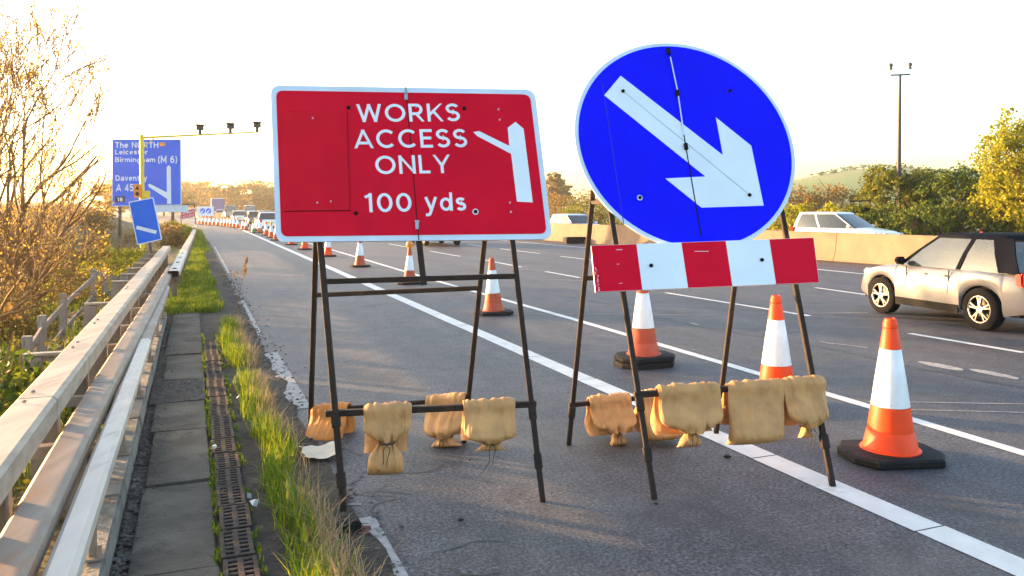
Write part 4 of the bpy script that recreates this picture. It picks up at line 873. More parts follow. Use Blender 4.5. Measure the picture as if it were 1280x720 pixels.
# ---------------------------------------------------------------- cars
def interp(tab, x):
    return lerp_tab(tab, x)
def make_car(name, label, cat, L=4.1, W=1.75, Hh=1.45, body='car_white', roof=None, style='hatch', group=None, detail=True, rim='rim', sill_z=.20, cpil=.13):
    t = thing(name, label, cat, group=group); bm_ = M[body]; h = L / 2; wr = .315 * Hh / 1.45; xf, xr = .305 * L, -.30 * L; ar = wr + .045
    belt = .62 * Hh
    tops = {'hatch': [(-h, .42 * Hh), (-h + .04, .60 * Hh), (-h + .16, belt + .015), (.16 * L, belt), (.24 * L, .605 * Hh), (.42 * L, .535 * Hh), (h - .08, .47 * Hh), (h, .36 * Hh)],
            'van': [(-h, .6 * Hh), (-h + .03, belt), (.25 * L, belt), (.33 * L, .58 * Hh), (.45 * L, .50 * Hh), (h, .36 * Hh)]}[style]
    xs = sorted(set([round(-h + L * i / 34, 4) for i in range(35)] + [-h + .012, -h + .04, h - .012, h - .04] + [round(xc + ar * math.cos(a), 4) for xc in (xf, xr) for a in [math.pi * i / 12 for i in range(13)]]))
    def bot(x):
        z = sill_z + .10 * sstep(abs(x), h - .5, h)
        for xc in (xf, xr):
            d = abs(x - xc)
            if d < ar: z = max(z, wr + math.sqrt(max(0, ar * ar - d * d)) * .98)
        return z
    mb = MB(); P = []; lev = [0, .06, .16, .42, .55, .72, .90, .97, 1]
    prof = [.94, .965, .985, 1.0, .995, .985, .95, .90, .80]
    for x in xs:
        zb, zt = bot(x), interp(tops, x); zt = max(zt, zb + .02); nx = abs(x) / h
        wp = W / 2 * (1 - .16 * nx ** 7 - .05 * nx ** 2.5)
        half = [(wp * p, zb + (zt - zb) * l) for l, p in zip(lev, prof)] + [(wp * .55, zt + .012), (0, zt + .02)]
        ring = [(x, y, z) for y, z in half] + [(x, -y, z) for y, z in half[-2::-1]]
        P += ring
    k = len(ring); mb.add(P, [(j * k + i, j * k + i + 1, (j + 1) * k + i + 1, (j + 1) * k + i) for j in range(len(xs) - 1) for i in range(k - 1)] + [tuple(range(k)), tuple((len(xs) - 1) * k + i for i in range(k))[::-1]])
    local(mb.build('body', bm_, t, smooth=True, auto=38))
    # dark floor and wheel wells
    mb = MB(); mb.box((0, 0, sill_z + .17), L * .93, W * .80, .26); mb.box((0, 0, .47 * Hh), L * .80, W * .84, .22); local(mb.build('underbody', M['black'], t))
    # glasshouse
    gh = {'hatch': dict(b0=-h + .10, b1=.20 * L, t0=-h + .34, t1=-.02 * L), 'van': dict(b0=-h + .04, b1=.28 * L, t0=-h + .10, t1=.14 * L)}[style]
    def ringz(x0, x1, hw, z, r=.10):
        o_ = []
        for sx, sy, a0 in [(1, 1, 0), (-1, 1, 90), (-1, -1, 180), (1, -1, 270)]:
            for q in range(5):
                a = R(a0 + 22.5 * q); o_.append(Vector(((x1 - r) * (sx > 0) + (x0 + r) * (sx < 0) + r * math.cos(a), sy * (hw - r) + r * math.sin(a), z)))
        return o_
    zr = Hh - .05; rows = [ringz(gh['b0'], gh['b1'], W / 2 * .93, belt - .02), ringz(gh['b0'] + (gh['t0'] - gh['b0']) * .5, gh['b1'] + (gh['t1'] - gh['b1']) * .48, W / 2 * .87, (belt + zr) / 2), ringz(gh['t0'], gh['t1'], W / 2 * .76, zr)]
    mb = MB(); mb.add([p for r_ in rows for p in r_], [(j * 20 + i, j * 20 + (i + 1) % 20, (j + 1) * 20 + (i + 1) % 20, (j + 1) * 20 + i) for j in range(2) for i in range(20)])
    local(mb.build('window', M['glass'], t, smooth=True, auto=40))
    if detail:
        for x_ in (-.02 * L, -.24 * L):
            for s_ in (1, -1):
                q = MB(); q.box((x_, s_ * .34, belt + .02), .16, .44, .42); q.box((x_ - .03, s_ * .34, belt + .29), .10, .24, .15); local(q.build('seat', M['tyre'], t, bevel=.03))
    mb = MB(); R2 = [ringz(gh['t0'] - .05, gh['t1'] + .06, W / 2 * .785, zr - .035), ringz(gh['t0'] - .03, gh['t1'] + .03, W / 2 * .775, zr + .01), ringz(gh['t0'] + .05, gh['t1'] - .10, W / 2 * .70, zr + .038), ringz(gh['t0'] + .35, gh['t1'] - .4, W / 2 * .40, zr + .05)]
    mb.add([p for r_ in R2 for p in r_], [(j * 20 + i, j * 20 + (i + 1) % 20, (j + 1) * 20 + (i + 1) % 20, (j + 1) * 20 + i) for j in range(3) for i in range(20)] + [tuple(range(60, 80))])
    local(mb.build('roof', M[roof or body], t, smooth=True, auto=50))
    def side_pt(kx, z, s):                                     # a point just outside the glasshouse side
        f = (z - belt) / (zr - belt); return Vector((kx, s * (W / 2 * (.932 - .12 * f if f < .5 else .872 - .22 * (f - .5)) + .008), z))
    def gx(kb, f): 
        return (gh['b0'] + (gh['t0'] - gh['b0']) * f) * (1 - kb) + (gh['b1'] + (gh['t1'] - gh['b1']) * f) * kb
    for s in (1, -1):
        for kb, wd in ((.04, cpil), (.44, .07), (.965, .055)) if style == 'hatch' else ((.03, .1), (.62, .09), (.97, .05)):
            a = [side_pt(gx(kb, f) , belt - .01 + (zr - belt) * f, s) for f in (0, .5, 1)]
            mb = MB(); rows_ = [(p + Vector((-wd / 2, 0, 0)), p + Vector((wd / 2, 0, 0)), p + Vector((wd / 2, -s * .02, 0)), p + Vector((-wd / 2, -s * .02, 0))) for p in a]
            mb.add([p for r_ in rows_ for p in r_], [(j * 4 + i, j * 4 + (i + 1) % 4, (j + 1) * 4 + (i + 1) % 4, (j + 1) * 4 + i) for j in range(2) for i in range(4)] + [(0, 1, 2, 3), (8, 9, 10, 11)]); local(mb.build('pillar', M[roof or body], t))
        mb = MB(); c = Vector((gx(.93, .05), s * (W / 2 * .95 + .09), belt + .06)); mb.box(c, .12, .17, .12); local(mb.build('mirror', M[roof or body], t, bevel=.03))
        mb = MB()
        mb.box((.5 * L - .20, s * W * .335, .475 * Hh), .24, .26, .12); local(mb.build('headlight', M['lamp_clear'], t, bevel=.03))
        mb = MB(); mb.box((-h + .055, s * W * .395, .555 * Hh), .13, .20, .20 if style == 'hatch' else .4); local(mb.build('tail_light', M['lamp_red'], t, bevel=.025))
        if detail:
            for x in (.13 * L, -.13 * L): mb = MB(); mb.bar((x, s * (W / 2 * .992), .34 * Hh), (x - .03, s * (W / 2 * .985), belt - .03), .012, .012, up=(1, 0, 0)); local(mb.build('door_seam', M['black'], t))
            mb = MB()
            mb.bar((-.19 * L, s * (W / 2 * .985), sill_z + .07), (.195 * L, s * (W / 2 * .985), sill_z + .07), .02, .12)
            local(mb.build('door_trim', M['black'], t))
            for x in (-.10 * L, .02 * L): mb = MB(); mb.box((x, s * (W / 2 * .992 + .01), belt - .12), .16, .025, .03); local(mb.build('door_handle', M[body], t, bevel=.008))
    mb = MB(); mb.box((-h + .02, 0, .25 * Hh), .06, W * .72, .14); local(mb.build('rear_bumper', M['black'], t, bevel=.02))
    mb = MB(); mb.box((-h - .005, 0, .47 * Hh), .02, .52, .11); local(mb.build('number_plate', M['plate_yellow'], t))
    mb = MB(); mb.box((h - .03, 0, .30 * Hh), .08, W * .62, .16); local(mb.build('grille', M['black'], t, bevel=.02))
    for x in (xf, xr):
        for s in (1, -1):
            mb = MB(); n = 28; yv = s * (W / 2 - .115)
            pr = [(wr * .62, -.10), (wr * .9, -.105), (wr, -.08), (wr, .08), (wr * .9, .105), (wr * .64, .09)]
            vs = [Vector((x + r_ * math.cos(2 * math.pi * i / n), yv + s * d, wr + r_ * math.sin(2 * math.pi * i / n))) for r_, d in pr for i in range(n)]
            mb.add(vs, [(j * n + i, j * n + (i + 1) % n, (j + 1) * n + (i + 1) % n, (j + 1) * n + i) for j in range(5) for i in range(n)])
            wh = local(mb.build('wheel', M['tyre'], t, smooth=True, auto=50))
            mb = MB(); cy = yv + s * .075
            for q in range(5):
                a = 2 * math.pi * q / 5 + .3; d = Vector((math.cos(a), 0, math.sin(a)))
                for da in (-.17, .17):
                    d2 = Vector((math.cos(a + da), 0, math.sin(a + da))); mb.bar(Vector((x, cy, wr)) + d * .05, Vector((x, cy - s * .008, wr)) + d2 * (wr * .64), .022, .035, up=(0, 1, 0))
            mb.tube([Vector((x, cy - s * .05, wr)), Vector((x, cy + s * .012, wr))], [.06, .055], 12)
            rg = [Vector((x + wr * .64 * math.cos(2 * math.pi * i / 24), cy - s * .0, wr + wr * .64 * math.sin(2 * math.pi * i / 24))) for i in range(25)]; mb.tube(rg, .018, 6, cap=False)
            local(mb.build('rim', M[rim], wh, smooth=True, auto=40))
            mb = MB(); mb.tube([Vector((x, cy - s * .09, wr)), Vector((x, cy - s * .075, wr))], wr * .6, 20); local(mb.build('brake_disc', M['dark_metal'], wh))
    return t
HEAD = math.pi / 2 + TH
# silver hatchback passing close on the right: wheels where the photo has them
c = make_car('passing_car', 'silver hatchback with a black roof passing close on the right', 'car', 3.32, 1.66, 1.42, 'car_silver', 'trim_dark', cpil=.34)
f_ = gp(1106, 391.5); r_ = gp(1227, 412.5); d = (f_ - r_).normalized(); head = math.atan2(d.y, d.x); rt = Vector((d.y, -d.x, 0))
mid = (f_ + r_) / 2 + rt * .74; c.location = mid; c.rotation_euler = (0, 0, head)
c = make_car('estate_car', 'white estate car with a blue windscreen on the far side of the median', 'car', 4.1, 1.75, 1.64, 'car_white')
p = Vector((13.6, 32.5, 0)); c.location = p; c.rotation_euler = (0, 0, -math.pi / 2 + R(38))
c = make_car('white_car', 'small white car beyond the median between the two signs', 'car', 4.2, 1.75, 1.45, 'car_white')
p = pd(722, 275, 47); p.z = 0; c.location = p; c.rotation_euler = (0, 0, -math.pi / 2 + R(26))
c = make_car('dark_car', 'dark car partly hidden behind the lower edge of the red sign', 'car', 4.3, 1.8, 1.5, 'car_dark')
c.location = gp(557, 307.5) + VX * 2; c.rotation_euler = (0, 0, HEAD)
# queue far down the road
far = [(338, 290, 'car_white', 'hatch', 'white car in the queue partly hidden by the left edge of the red sign'), (321, 283.5, 'car_bronze', 'hatch', 'bronze car at the front of the far queue'), (300, 279.5, 'car_white', 'hatch', 'white car left of the bronze car in the far queue'),
       (288.5, 275, 'car_silver', 'van', 'pale van behind the white car in the far queue'), (276, 272.2, 'car_white', 'hatch', 'smallest white car at the left end of the far queue'), (313, 274, 'car_white', 'van', 'white van seen above the bronze car in the far queue'), (331, 279, 'car_silver', 'hatch', 'silver car between the bronze car and the red sign')]
base = {}
for px, py, b, st, lb in far:
    key = (b, st)
    if key not in base: o = base[key] = make_car('queue_van' if st == 'van' else 'queue_car', lb, 'van' if st == 'van' else 'car', 4.9 if st == 'van' else 4.2, 1.95 if st == 'van' else 1.78, 2.25 if st == 'van' else 1.5, b, None, st, 'vehicles queueing far down the road', False)
    else: o = copy_tree(base[key]); o['label'] = lb
    o.location = gp(px, py) + VX * 2.1; o.rotation_euler = (0, 0, HEAD)
# blue backed lorry beyond
t = thing('lorry', 'tall lorry with a blue rear beyond the end of the queue', 'lorry', gp(272.5, 271.2), HEAD)
mb = MB(); mb.box((3.2, 0, 2.35), 6.4, 2.5, 2.7); local(mb.build('cargo_box', mat('faded_blue_curtain', (.10, .12, .30), .7), t, bevel=.04)); mb = MB(); mb.box((3.2, 0, 3.72), 6.44, 2.54, .1); local(mb.build('roof_trim', M['car_white'], t)); mb = MB(); mb.box((-.02, 0, 1.05), .06, 2.5, .2); local(mb.build('bumper', M['car_white'], t)); mb = MB(); mb.box((7.5, 0, 1.8), 1.8, 2.4, 2.4); local(mb.build('cab', M['car_white'], t, bevel=.1))
for x in (1, 7.4):
    for s in (1, -1): mb = MB(); mb.tube([(x, s * .85, .48), (x, s * 1.2, .48)], .48, 18); local(mb.build('wheel', M['tyre'], t))

# ---------------------------------------------------------------- plants
def ru(r): 
    z = r.uniform(-1, 1); a = r.uniform(0, 2 * math.pi); k = math.sqrt(1 - z * z); return Vector((k * math.cos(a), k * math.sin(a), z))
def leaf(mb, p, s, r, up=.3, asp=.55):
    n = (ru(r) + Vector((0, 0, up))).normalized(); a = n.orthogonal().normalized(); th = r.uniform(0, 6.28); b = n.cross(a); a2 = a * math.cos(th) + b * math.sin(th); b2 = n.cross(a2)
    mb.add([p - a2 * s, p + b2 * s * asp + n * s * .15, p + a2 * s, p - b2 * s * asp + n * s * .15], [(0, 1, 2, 3)])
def crown(mb, c, rx, ry, rz, nclump, nleaf, size, r, clump=.28, hollow=.45, flat=.0):
    for i in range(nclump):
        d = ru(r); k = r.uniform(hollow, 1.0) ** .6
        if d.z < -.3 and r.random() < flat: d.z = abs(d.z) * .3
        q = c + Vector((d.x * rx * k, d.y * ry * k, d.z * rz * k)); cs = clump * r.uniform(.6, 1.35)
        for j in range(nleaf):
            e = ru(r) * r.random() ** .5; leaf(mb, q + Vector((e.x * rx, e.y * ry, e.z * rz * .8)) * cs, size * r.uniform(.6, 1.3), r)
def branch(mb, p, d, l, rad, depth, r, tips, up=.25, spread=.55, kids=(2, 3), grav=0.0, n=6, lim=None):
    pts = [p.copy()]; rads = [rad]; q = p.copy(); dd = d.copy(); segs = 4 if depth > 1 else 3
    for i in range(segs):
        dd = (dd + ru(r) * .16 + Vector((0, 0, up * .16 - grav * .1))).normalized()
        if lim is not None and (q + dd * l * .5).dot(UX) > lim(q): tips.append((q, q, q)); break
        q = q + dd * l / segs; pts.append(q.copy()); rads.append(max(.0075, rad * (1 - .38 * (i + 1) / segs)))
    if len(pts) < 2: return
    mb.tube(pts, rads, max(3, n), cap=False)
    segs = len(pts) - 1
    if depth <= 0 or (lim is not None and pts[-1].dot(UX) > lim(pts[-1]) - .1): tips.append((pts[1], pts[min(2, segs)], q)); return
    for k in range(r.randint(*kids)):
        i = r.randint(1, segs) if k else segs; a = ru(r); a = (a - dd * a.dot(dd)).normalized()
        nd = (dd + a * r.uniform(spread * .5, spread * 1.15)).normalized()
        branch(mb, pts[i], nd, l * r.uniform(.6, .82), rads[i] * r.uniform(.68, .92), depth - 1, r, tips, up, spread, kids, grav, n - 1, lim)
# big half bare tree against the light on the left
def bare_tree(label, base, stems, r, leafm, spread=.52, depth=5, leaves=2, size=.035, name='bare_tree'):
    t = thing(name, label, 'tree', base); mb = MB(); tips = []
    for d, ln, rad in stems: branch(mb, Vector(base) + Vector((r.uniform(-.15, .15), r.uniform(-.15, .15), 0)), Vector(d).normalized(), ln, rad, depth, r, tips, .3, spread, (2, 3), lim=lambda q: -.0915 * q.y - .5 * abs(noise.noise(q * 1.4)))
    mb.build('trunk', M['bark'], t, smooth=True, auto=80)
    lm = MB()
    for tp in tips:
        for p in tp:
            for k in range(leaves):
                if r.random() < .42: leaf(lm, p + ru(r) * .09, size * r.uniform(.5, 1.2), r)
    lm.build('crown', leafm, t); return t
r = random.Random(11)
bt = pd(0, 380, 20.0); bt.z = ground_z(*uv_of(bt)) - .05
bare_tree('tall half bare tree with fine twigs and tiny backlit leaves at the left edge', bt, [((.10, .0, 1), 3.3, .10), ((.20, .1, 1), 3.1, .09), ((.34, .0, 1), 2.8, .08), ((.50, -.05, 1), 2.5, .075), ((.64, .0, 1), 2.1, .065), ((-.12, .2, 1), 3.3, .09), ((.85, .05, 1), 1.7, .055), ((-.4, 0, 1), 2.9, .07), ((.42, .3, 1), 2.5, .065), ((.02, -.2, 1), 3.0, .08)], r, M['leaf_spring'], depth=6, leaves=2, size=.042)
for i, (px, Y, lb, st, dp) in enumerate([(-75, 14.5, 'second bare tree cut off by the left edge of the photo', [((.3, 0, 1), 1.9, .06), ((.2, .1, 1), 2.1, .06), ((.6, 0, .6), 1.6, .05), ((-.3, 0, 1), 2, .06)], 6), (14, 24, 'smaller bare twiggy tree between the tall bare tree and the direction sign', [((.05, 0, 1), 1.2, .035), ((.16, .1, 1), 1.0, .032), ((-.2, 0, 1), 1.3, .035), ((-.4, 0, .7), 1.0, .03), ((-.5, 0, .8), 1.2, .03)], 5), (66, 27, 'thin bare tree left of the blue direction sign', [((.0, 0, 1), 1.15, .04), ((-.4, 0, 1), 1.2, .04), ((.1, 0, 1), .95, .035), ((-.2, .3, 1), 1.25, .035)], 5)]):
    b = pd(px, 360, Y); b.z = ground_z(*uv_of(b)) - .05
    bare_tree(lb, b, st, r, M['leaf_spring'], depth=dp, leaves=2, size=.030 if Y < 25 else .045)

def shrub(label, px, Y, wd, ht, m, n=70, k=26, size=.06, r=r, group=None, sink=.3, name='shrub', z=None, twig=True, cat='shrub'):
    b = pd(px, 300, Y); b.z = ground_z(*uv_of(b)) if z is None else z
    t = thing(name, label, cat, b, group=group); mb = MB()
    crown(mb, b + Vector((0, 0, ht * .5 - sink * .2)), wd / 2, wd / 2, ht * .5, n, k, size, r, .26, .25); mb.build('crown', M[m], t)
    if twig:
        mb = MB(); tips = []
        for i in range(6): branch(mb, b, (ru(r) * .55 + Vector((0, 0, 1))).normalized(), ht * .5, .018 * ht, 2, r, tips)
        mb.build('stem', M['bark'], t)
    return t
LS = [('yellow green shrub nearest the bottom left corner behind the barrier', -25, 5.6, 1.5, 1.05, 'leaf_green', .035), ('low dark leafy shrub below the near barrier post', -15, 7.4, 1.5, .9, 'leaf_green', .035), ('brownish shrub under the bare tree at the left edge', -95, 9.5, 1.8, 1.5, 'leaf_slope', .045),
      ('olive yellow shrub left of the wooden fence', -48, 12.0, 1.9, 1.3, 'leaf_shrub', .045), ('dark olive shrub between the bare tree and the fence', 2, 17.5, 1.9, 1.1, 'leaf_slope', .05), ('yellow shrub right behind the fence corner', 96, 23.5, 2.4, 1.5, 'leaf_yellow', .05),
      ('green shrub under the tilted blue marker', 150, 25.5, 2.4, 1.25, 'leaf_yellow', .055), ('golden shrub in the tangle at the far left', -48, 16, 3.0, 2.2, 'leaf_brown', .05), ('orange brown thicket in front of the dry bank', 22, 22, 4.0, 2.3, 'leaf_brown', .055),
      ('pale dry thicket below the direction sign', 96, 31, 3.6, 1.3, 'leaf_brown', .07), ('olive bush just left of the camera gantry foot', 152, 31, 2.4, 1.1, 'leaf_shrub', .07), ('brown bush right of the marker sign', 206, 37, 1.9, 1.2, 'leaf_brown', .07), ('yellow low bush beside the far barrier', 217, 45, 2.2, 1.1, 'leaf_yellow', .08),
      ('dense dark hedge mass at the far left behind the bare tree', -60, 20, 5, 3.2, 'leaf_brown', .06), ('rusty bush on the bank under the direction sign', 196, 52, 4, 1.3, 'leaf_brown', .09), ('small rounded bush on the bank left of the direction sign', 112, 46, 3, 1.6, 'leaf_brown', .09)]
for lb, px, Y, wd, ht, m, s in LS: shrub(lb, px, Y, wd, ht, m, n=80, k=30, size=s)
for lb, px, Y, wd, ht, m in [('rounded hazy golden tree on the skyline right of the direction sign', 247, 215, 19, 9.2, 'leaf_far'), ('broad hazy golden tree in the middle of the far skyline', 283, 235, 19, 7.2, 'leaf_far'), ('rounded hazy tree on the skyline left of the red sign', 318, 215, 17, 9.0, 'leaf_far'), ('low hazy tree between two round skyline trees', 265, 245, 12, 6.2, 'leaf_far'), ('hazy tree beside the left edge of the red sign', 340, 225, 13, 7.6, 'leaf_far'),
                             ('hazy tree behind the big direction sign', 205, 180, 16, 7.5, 'leaf_far'), ('lone orange tree on the skyline between the two signs', 691, 150, 6.5, 8.0, 'leaf_far'), ('hazy tree hidden low behind the yellow gantry', 165, 150, 14, 7, 'leaf_far')]:
    b = pd(px, 262, Y); b.z = 0
    t = thing('skyline_tree', lb, 'tree', b); mb = MB(); crown(mb, b + Vector((0, 0, ht * .57)), wd / 2, wd / 2, ht * .46, 130, 34, .34, r, .20, .3); mb.build('crown', M[m], t)
    mb = MB(); tips = []; branch(mb, b, Vector((0, 0, 1)), ht * .5, ht * .035, 2, r, tips); mb.build('trunk', M['bark'], t)
mb = MB()
for i in range(60): b = pd(215 + i * 2.6, 262, 255 + 12 * math.sin(i)); b.z = 0; crown(mb, b + Vector((0, 0, 1.6)), 2.6, 2.6, 1.9, 10, 22, .3, r, .4, .2)
tag(stuff(mb.build('far_hedge', M['leaf_far'])), 'low hazy hedge line below the skyline trees', 'hedge')
# right side beyond the opposite carriageway
RS = [('brown dry hedge shrub between the two signs', 700, 72, 6, 3.3, 'leaf_brown'), ('olive hedge shrub just left of the blue sign', 745, 66, 6, 3.4, 'leaf_shrub'), ('hedge shrub behind the left part of the blue sign', 800, 62, 6, 3.5, 'leaf_shrub'), ('hedge shrub behind the middle of the blue sign', 860, 58, 6, 3.5, 'leaf_shrub'), ('hedge shrub behind the right part of the blue sign', 925, 55, 5.5, 3.5, 'leaf_shrub'),
      ('brown twiggy hedge shrub right of the blue sign', 985, 52, 5, 3.5, 'leaf_brown'), ('brown hedge shrub above the white estate car', 1040, 52, 5, 3.4, 'leaf_brown'), ('low yellow green bush below the brown hedge right of the blue sign', 1000, 46, 4, 2.2, 'leaf_yellow'), ('low yellow bush behind the white estate car', 1050, 44, 3.4, 2.2, 'leaf_yellow'),
      ('dark low bush at the foot of the middle right tree', 1205, 42, 5, 2.3, 'leaf_green'), ('dark low bush between the mast and the median', 1140, 42, 4.5, 2.2, 'leaf_green'), ('low dark bush at the right edge behind the silver car', 1290, 40, 4.5, 2.2, 'leaf_green')]
for lb, px, Y, wd, ht, m in RS: shrub(lb, px, Y, wd, ht, m, n=110, k=32, size=.10, z=-.05)
def tree(label, px, Y, wd, ht, m, n=150, k=38, size=.095, trunk=.25):
    b = pd(px, 290, Y); b.z = -.05; t = thing('leafy_tree', label, 'tree', b); mb = MB(); tips = []
    branch(mb, b, Vector((0, 0, 1)), ht * .42, ht * .028, 3, r, tips, .3, .75); mb.build('trunk', M['bark'], t, smooth=True, auto=80)
    mb = MB(); crown(mb, b + Vector((0, 0, ht * .55)), wd / 2, wd / 2, ht * .46, n, k, size, r, .21, .35)
    for tp in tips: crown(mb, tp[2], .55, .55, .5, 1, 40, size, r, 1, .1)
    mb.build('crown', M[m], t)
tree('rounded olive green tree with yellow tips behind the camera mast', 1112, 46, 3.4, 4.3, 'leaf_shrub', 230); tree('dense green tree in the middle of the right hand group', 1190, 44, 4.4, 4.1, 'leaf_green', 200); tree('tall bright yellow tree at the right edge of the photo', 1278, 39, 4.0, 6.4, 'leaf_yellow', 330)
tree('narrow green tree between the two olive trees behind the mast', 1150, 47, 2.6, 4.0, 'leaf_green', 110); tree('small yellow tree in front at the right edge', 1248, 41, 2.6, 3.7, 'leaf_yellow', 170); tree('yellow tree partly outside the right edge', 1345, 38, 4.5, 5.2, 'leaf_yellow', 130)
mb = MB()
for i in range(150):
    x = 130 + i * 1.55 + r.uniform(-1, 1); y = 433 + r.uniform(-6, 6)
    if noise.noise(Vector((x * .03, 0, 3))) > -.15: crown(mb, Vector((x, y, hill_z(x, y) + .9)), 1.8, 1.5, 1.2, 5, 14, .4, r, .45, .2)
tag(stuff(mb.build('hilltop_wood', M['leaf_green'])), 'thin row of hazy trees along the crest of the far hill', 'treeline')

# grass, dry stems, gravel
def blades(mb, c, n, spread, ht, r, lean=.35, wd=.004):
    for i in range(n):
        a = r.uniform(0, 6.28); k = math.sqrt(r.random()) * spread; p = Vector(c) + UX * math.cos(a) * k * .55 + VX * math.sin(a) * k
        h_ = ht * r.uniform(.45, 1.15); d = ru(r); d.z = 0; l = lean * h_ * r.uniform(.2, 1.3) * (.5 + k / max(spread, .01)); s = Vector((-d.y, d.x, 0)).normalized() * wd * r.uniform(.6, 1.3) if d.length > .01 else UX * wd
        m1 = p + d * l * .35 + Vector((0, 0, h_ * .6)); e = p + d * l + Vector((0, 0, h_ * r.uniform(.75, 1)))
        mb.add([p - s, p + s, m1 + s * .75, m1 - s * .75, e], [(0, 1, 2, 3), (3, 2, 4)])
r = random.Random(5); gr = MB(); dr = MB()
for v in [2.4 + .09 * i for i in range(120)]:
    dens = .42 + .95 * noise.noise(Vector((v * 1.05, 1, 0))); 
    if v < 5.0: dens += .15
    u = .50 + .09 * noise.noise(Vector((v * .9, 4, 0))) + (.05 if v < 6 else 0)
    if dens > .25:
        dry = noise.noise(Vector((v * .8, 20, 0))) + .1 + (.4 if v < 4.7 and v > 3.7 else 0)
        blades(gr, rd(u + r.uniform(-.07, .05), v, .01), int(95 * dens * (1 if dry < .15 else .6)), .16, .12 + .22 * dens, r, .6, .0036)
        if dry > -.1 or r.random() < .3: blades(dr, rd(u + .10, v, .01), int(46 * (.6 + dry)), .18, .10 + .20 * dens, r, .9, .0026)
for i in range(330):                                   # sprigs in the joints beside the slabs and grates
    v = r.uniform(2.4, 12); u = r.choice([.128, .128, .32]) + r.uniform(-.015, .02); blades(gr, rd(u, v, .02), 7, .03, .045, r, .8, .004)
for i in range(900):                                   # the turf beyond the end of the path
    v = 14.6 + 20 * r.random() ** 1.3; u = r.uniform(-.42, .44 - .004 * (v - 14)); blades(gr, rd(u, v, .0), 40, .2, .16 + .12 * noise.noise(Vector((u * 3, v, 0))), r, .6, .006)
for i in range(300):
    v = 34 + 34 * r.random(); u = r.uniform(-.2, .55); blades(gr, rd(u, v, 0), 14, .4, .2, r, .6, .014)
tag(stuff(gr.build('grass', M['grass'])), 'fresh green grass growing along the path and road edge', 'grass')
for i in range(700):                                   # rough grass on the slope behind the barrier
    v = 2 + 34 * r.random() ** 1.2; u = -1.05 - 5 * r.random() ** 1.6; blades(dr if r.random() < .35 else gr, rd(u, v, ground_z(u, v)), 1, .1, .1, r)
tag(stuff(dr.build('dry_grass', M['grass_dry'])), 'straw coloured dry grass mixed into the green tufts', 'dry grass')
sl = MB(); sd_ = MB(); sf = MB()
for i in range(2600):
    v = 1.5 + 36 * r.random() ** 1.15; u = -1.0 - 8 * r.random() ** 1.35; z = ground_z(u, v); k = .6 + v / 22
    if -3.2 < u < -1.2 and 10 < v < 26 and r.random() < .55: continue
    if noise.noise(Vector((u * .5, v * .4, 7))) > -.15: blades(sl, rd(u, v, z), 16, .22 * k, .30, r, .6, .005 * k)
    else: crown(sf, rd(u, v, z + .18), .28 * k, .28 * k, .2, 2, 16, .03 * k, r, .6, .1)
tag(stuff(sl.build('slope_grass', M['grass'])), 'rough grass covering the slope behind the barriers', 'grass'); tag(stuff(sf.build('slope_weeds', M['leaf_slope'])), 'low leafy weeds on the slope behind the barriers', 'weeds')
for i in range(2200):
    v = 36 + 34 * r.random(); u = -1.5 - 16 * r.random(); blades(sd_, rd(u, v, ground_z(u, v)), 14, .6, .75, r, .45, .016)
tag(stuff(sd_.build('bank_grass', M['grass_dry'])), 'pale dry grass on the bank below the direction sign', 'dry grass')
# a tall dead weed by the road edge
t = thing('dead_weed', 'tall brown dead weed stalk with a seed head at the road edge', 'weed', gp(293, 392)); b = gp(293, 392)
mb = MB(); Y = b.y; mb.tube([b, pd(302, 356, Y), pd(309, 322, Y)], [.008, .006, .003], 5); mb.tube([pd(300, 366, Y), pd(293, 342, Y - .1)], [.004, .002], 4); mb.tube([pd(304, 350, Y), pd(296, 347, Y)], [.004, .002], 4); mb.build('stalk', M['bark'], t)
mb = MB()
for i in range(90): k = r.random(); leaf(mb, pd(304.5 + 4.5 * k, 345 - 24 * k, Y) + ru(r) * .05 * (1.1 - k), .022, r)
mb.build('seed_head', M['leaf_brown'], t); mb = MB()
for i in range(30): leaf(mb, pd(293, 343, Y) + ru(r) * .06, .02, r)
mb.build('seed_head', M['leaf_brown'], t)
# loose stones along the broken edge
M['stone'] = mat('loose_stone', (.075, .068, .06), .9, 0, .5, 8, (.20, .18, .15), .35)
mb = MB()
def stone(p, s):
    sx, sy, sz = r.uniform(.8, 1.3), r.uniform(.6, 1.0), r.uniform(.35, .65); a0 = r.uniform(0, 6.28); vs = []
    for rr_, z in ((.75, -.3), (1, .15), (.62, .8)):
        for k in range(6):
            a = a0 + k * 1.047 + r.uniform(-.25, .25); q = rr_ * r.uniform(.8, 1.15); vs.append(p + Vector((math.cos(a) * q * sx, math.sin(a) * q * sy, z * sz * r.uniform(.85, 1.15))) * s)
    mb.add(vs, [(j * 6 + i, j * 6 + (i + 1) % 6, (j + 1) * 6 + (i + 1) % 6, (j + 1) * 6 + i) for j in range(2) for i in range(6)] + [tuple(range(12, 18))])
for i in range(1500):
    v = 2.3 + 22 * r.random() ** 1.5; u = .68 + abs(r.gauss(0, .17)); stone(rd(u, v, .008), r.uniform(.004, .014) * (1 + v * .04))
for i in range(1800):
    v = 2.3 + 12 * r.random(); u = -.36 + abs(r.gauss(0, .05)); stone(rd(u, v, .015), r.uniform(.006, .022))
for i in range(700):
    v = 2.3 + 12 * r.random(); u = r.choice([r.uniform(-.37, -.2), r.uniform(-.37, -.25), r.uniform(-.37, .35)]); stone(rd(u, v, .04), r.uniform(.003, .011))
for i in range(260):
    u, v = r.uniform(.95, 3.7), 2.5 + 9 * r.random(); stone(rd(u, v, .003), r.uniform(.002, .008))
for i in range(500):
    v = r.uniform(7.9, 8.85); stone(rd(r.uniform(-.34, .1), v, .042), r.uniform(.004, .014))
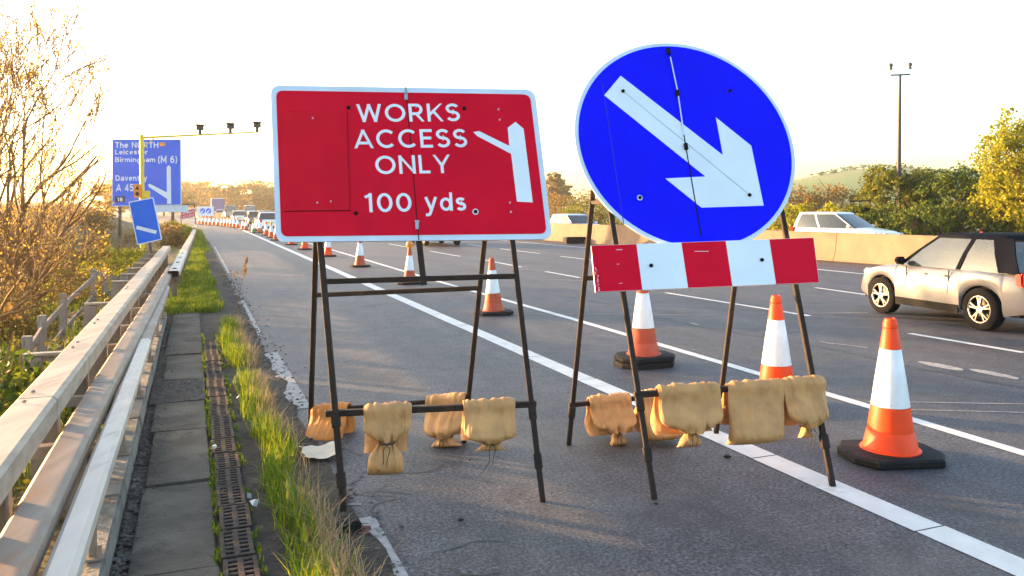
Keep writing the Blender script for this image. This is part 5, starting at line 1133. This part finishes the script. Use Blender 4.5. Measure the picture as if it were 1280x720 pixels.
tag(stuff(mb.build('gravel', M['stone'])), 'loose grit and small stones along the broken road edge', 'gravel')
for px, py, s, lb in [(587, 575, .012, 'dark stone lying on the road between the two signs'), (735, 533, .0, ''), (820, 477 + 153, .014, 'dark stone on the hard shoulder under the blue sign'), (909, 571, .028, 'flat dark stone beside the edge line under the striped board'), (576, 650, .018, 'dark stone in the foreground of the hard shoulder')]:
    if s: mb = MB(); stone(gp(px, py, .01), s); tag(mb.build('stone', M['rubber']), lb, 'stone')
# litter
t = thing('paper_litter', 'crumpled pale paper sheet lying by the left leg of the red sign', 'litter', gp(400, 572)); mb = MB(); c = gp(400, 571); P = []
for j in range(7):
    for i in range(9): P.append(c + UX * (i - 4) * .032 + VX * (j - 3) * .05 + UX * .012 * math.sin(j * 2) + Vector((0, 0, .03 + .022 * noise.noise(Vector((i * .5, j * .6, 1))) + .03 * abs(i - 4) / 4)))
mb.add(P, [(j * 9 + i, j * 9 + i + 1, (j + 1) * 9 + i + 1, (j + 1) * 9 + i) for j in range(6) for i in range(8)]); mb.build('sheet', mat('litter_paper', (.55, .48, .38), .7), t)
t = thing('leg_weight', 'dark rubber block at the foot of the left front leg of the red sign', 'block', gp(437, 663)); mb = MB(); mb.box(gp(437, 664) + Vector((0, 0, .035)), .11, .12, .07, UX, VX); mb.build('block', M['rubber'], t, bevel=.012)
mb = MB(); 
for i in range(40): stone(gp(437, 668) + UX * r.uniform(-.12, .12) + VX * r.uniform(-.05, .05) + Vector((0, 0, .01)), r.uniform(.008, .02))
tag(stuff(mb.build('brick_rubble', mat('brick_rubble', (.16, .06, .045), .9, 0, .3, 20))), 'reddish rubble around the block under the red sign', 'rubble')
for i, (px, py, s) in enumerate([(318, 630, .03), (312, 622, .025), (297, 497, .02), (268, 560, .02)]):
    mb = MB(); c = gp(px, py, .05); P = [c + ru(r) * s + Vector((0, 0, .01)) for k in range(7)]
    bm = bmesh.new(); [bm.verts.new(p) for p in P]; bmesh.ops.convex_hull(bm, input=bm.verts); me = bpy.data.meshes.new('scrap'); bm.to_mesh(me); bm.free(); me.materials.append(M['sleeve'] if i != 1 else M['grey_back']); o = bpy.data.objects.new('scrap', me); COL.objects.link(o)
    tag(o, ['pale scrap of litter on the drain grates beside the tall grass', 'small grey scrap beside the pale litter on the grates', 'tiny pale scrap by the far drain grates', 'pale chip on the middle drain grates'][i], 'litter')
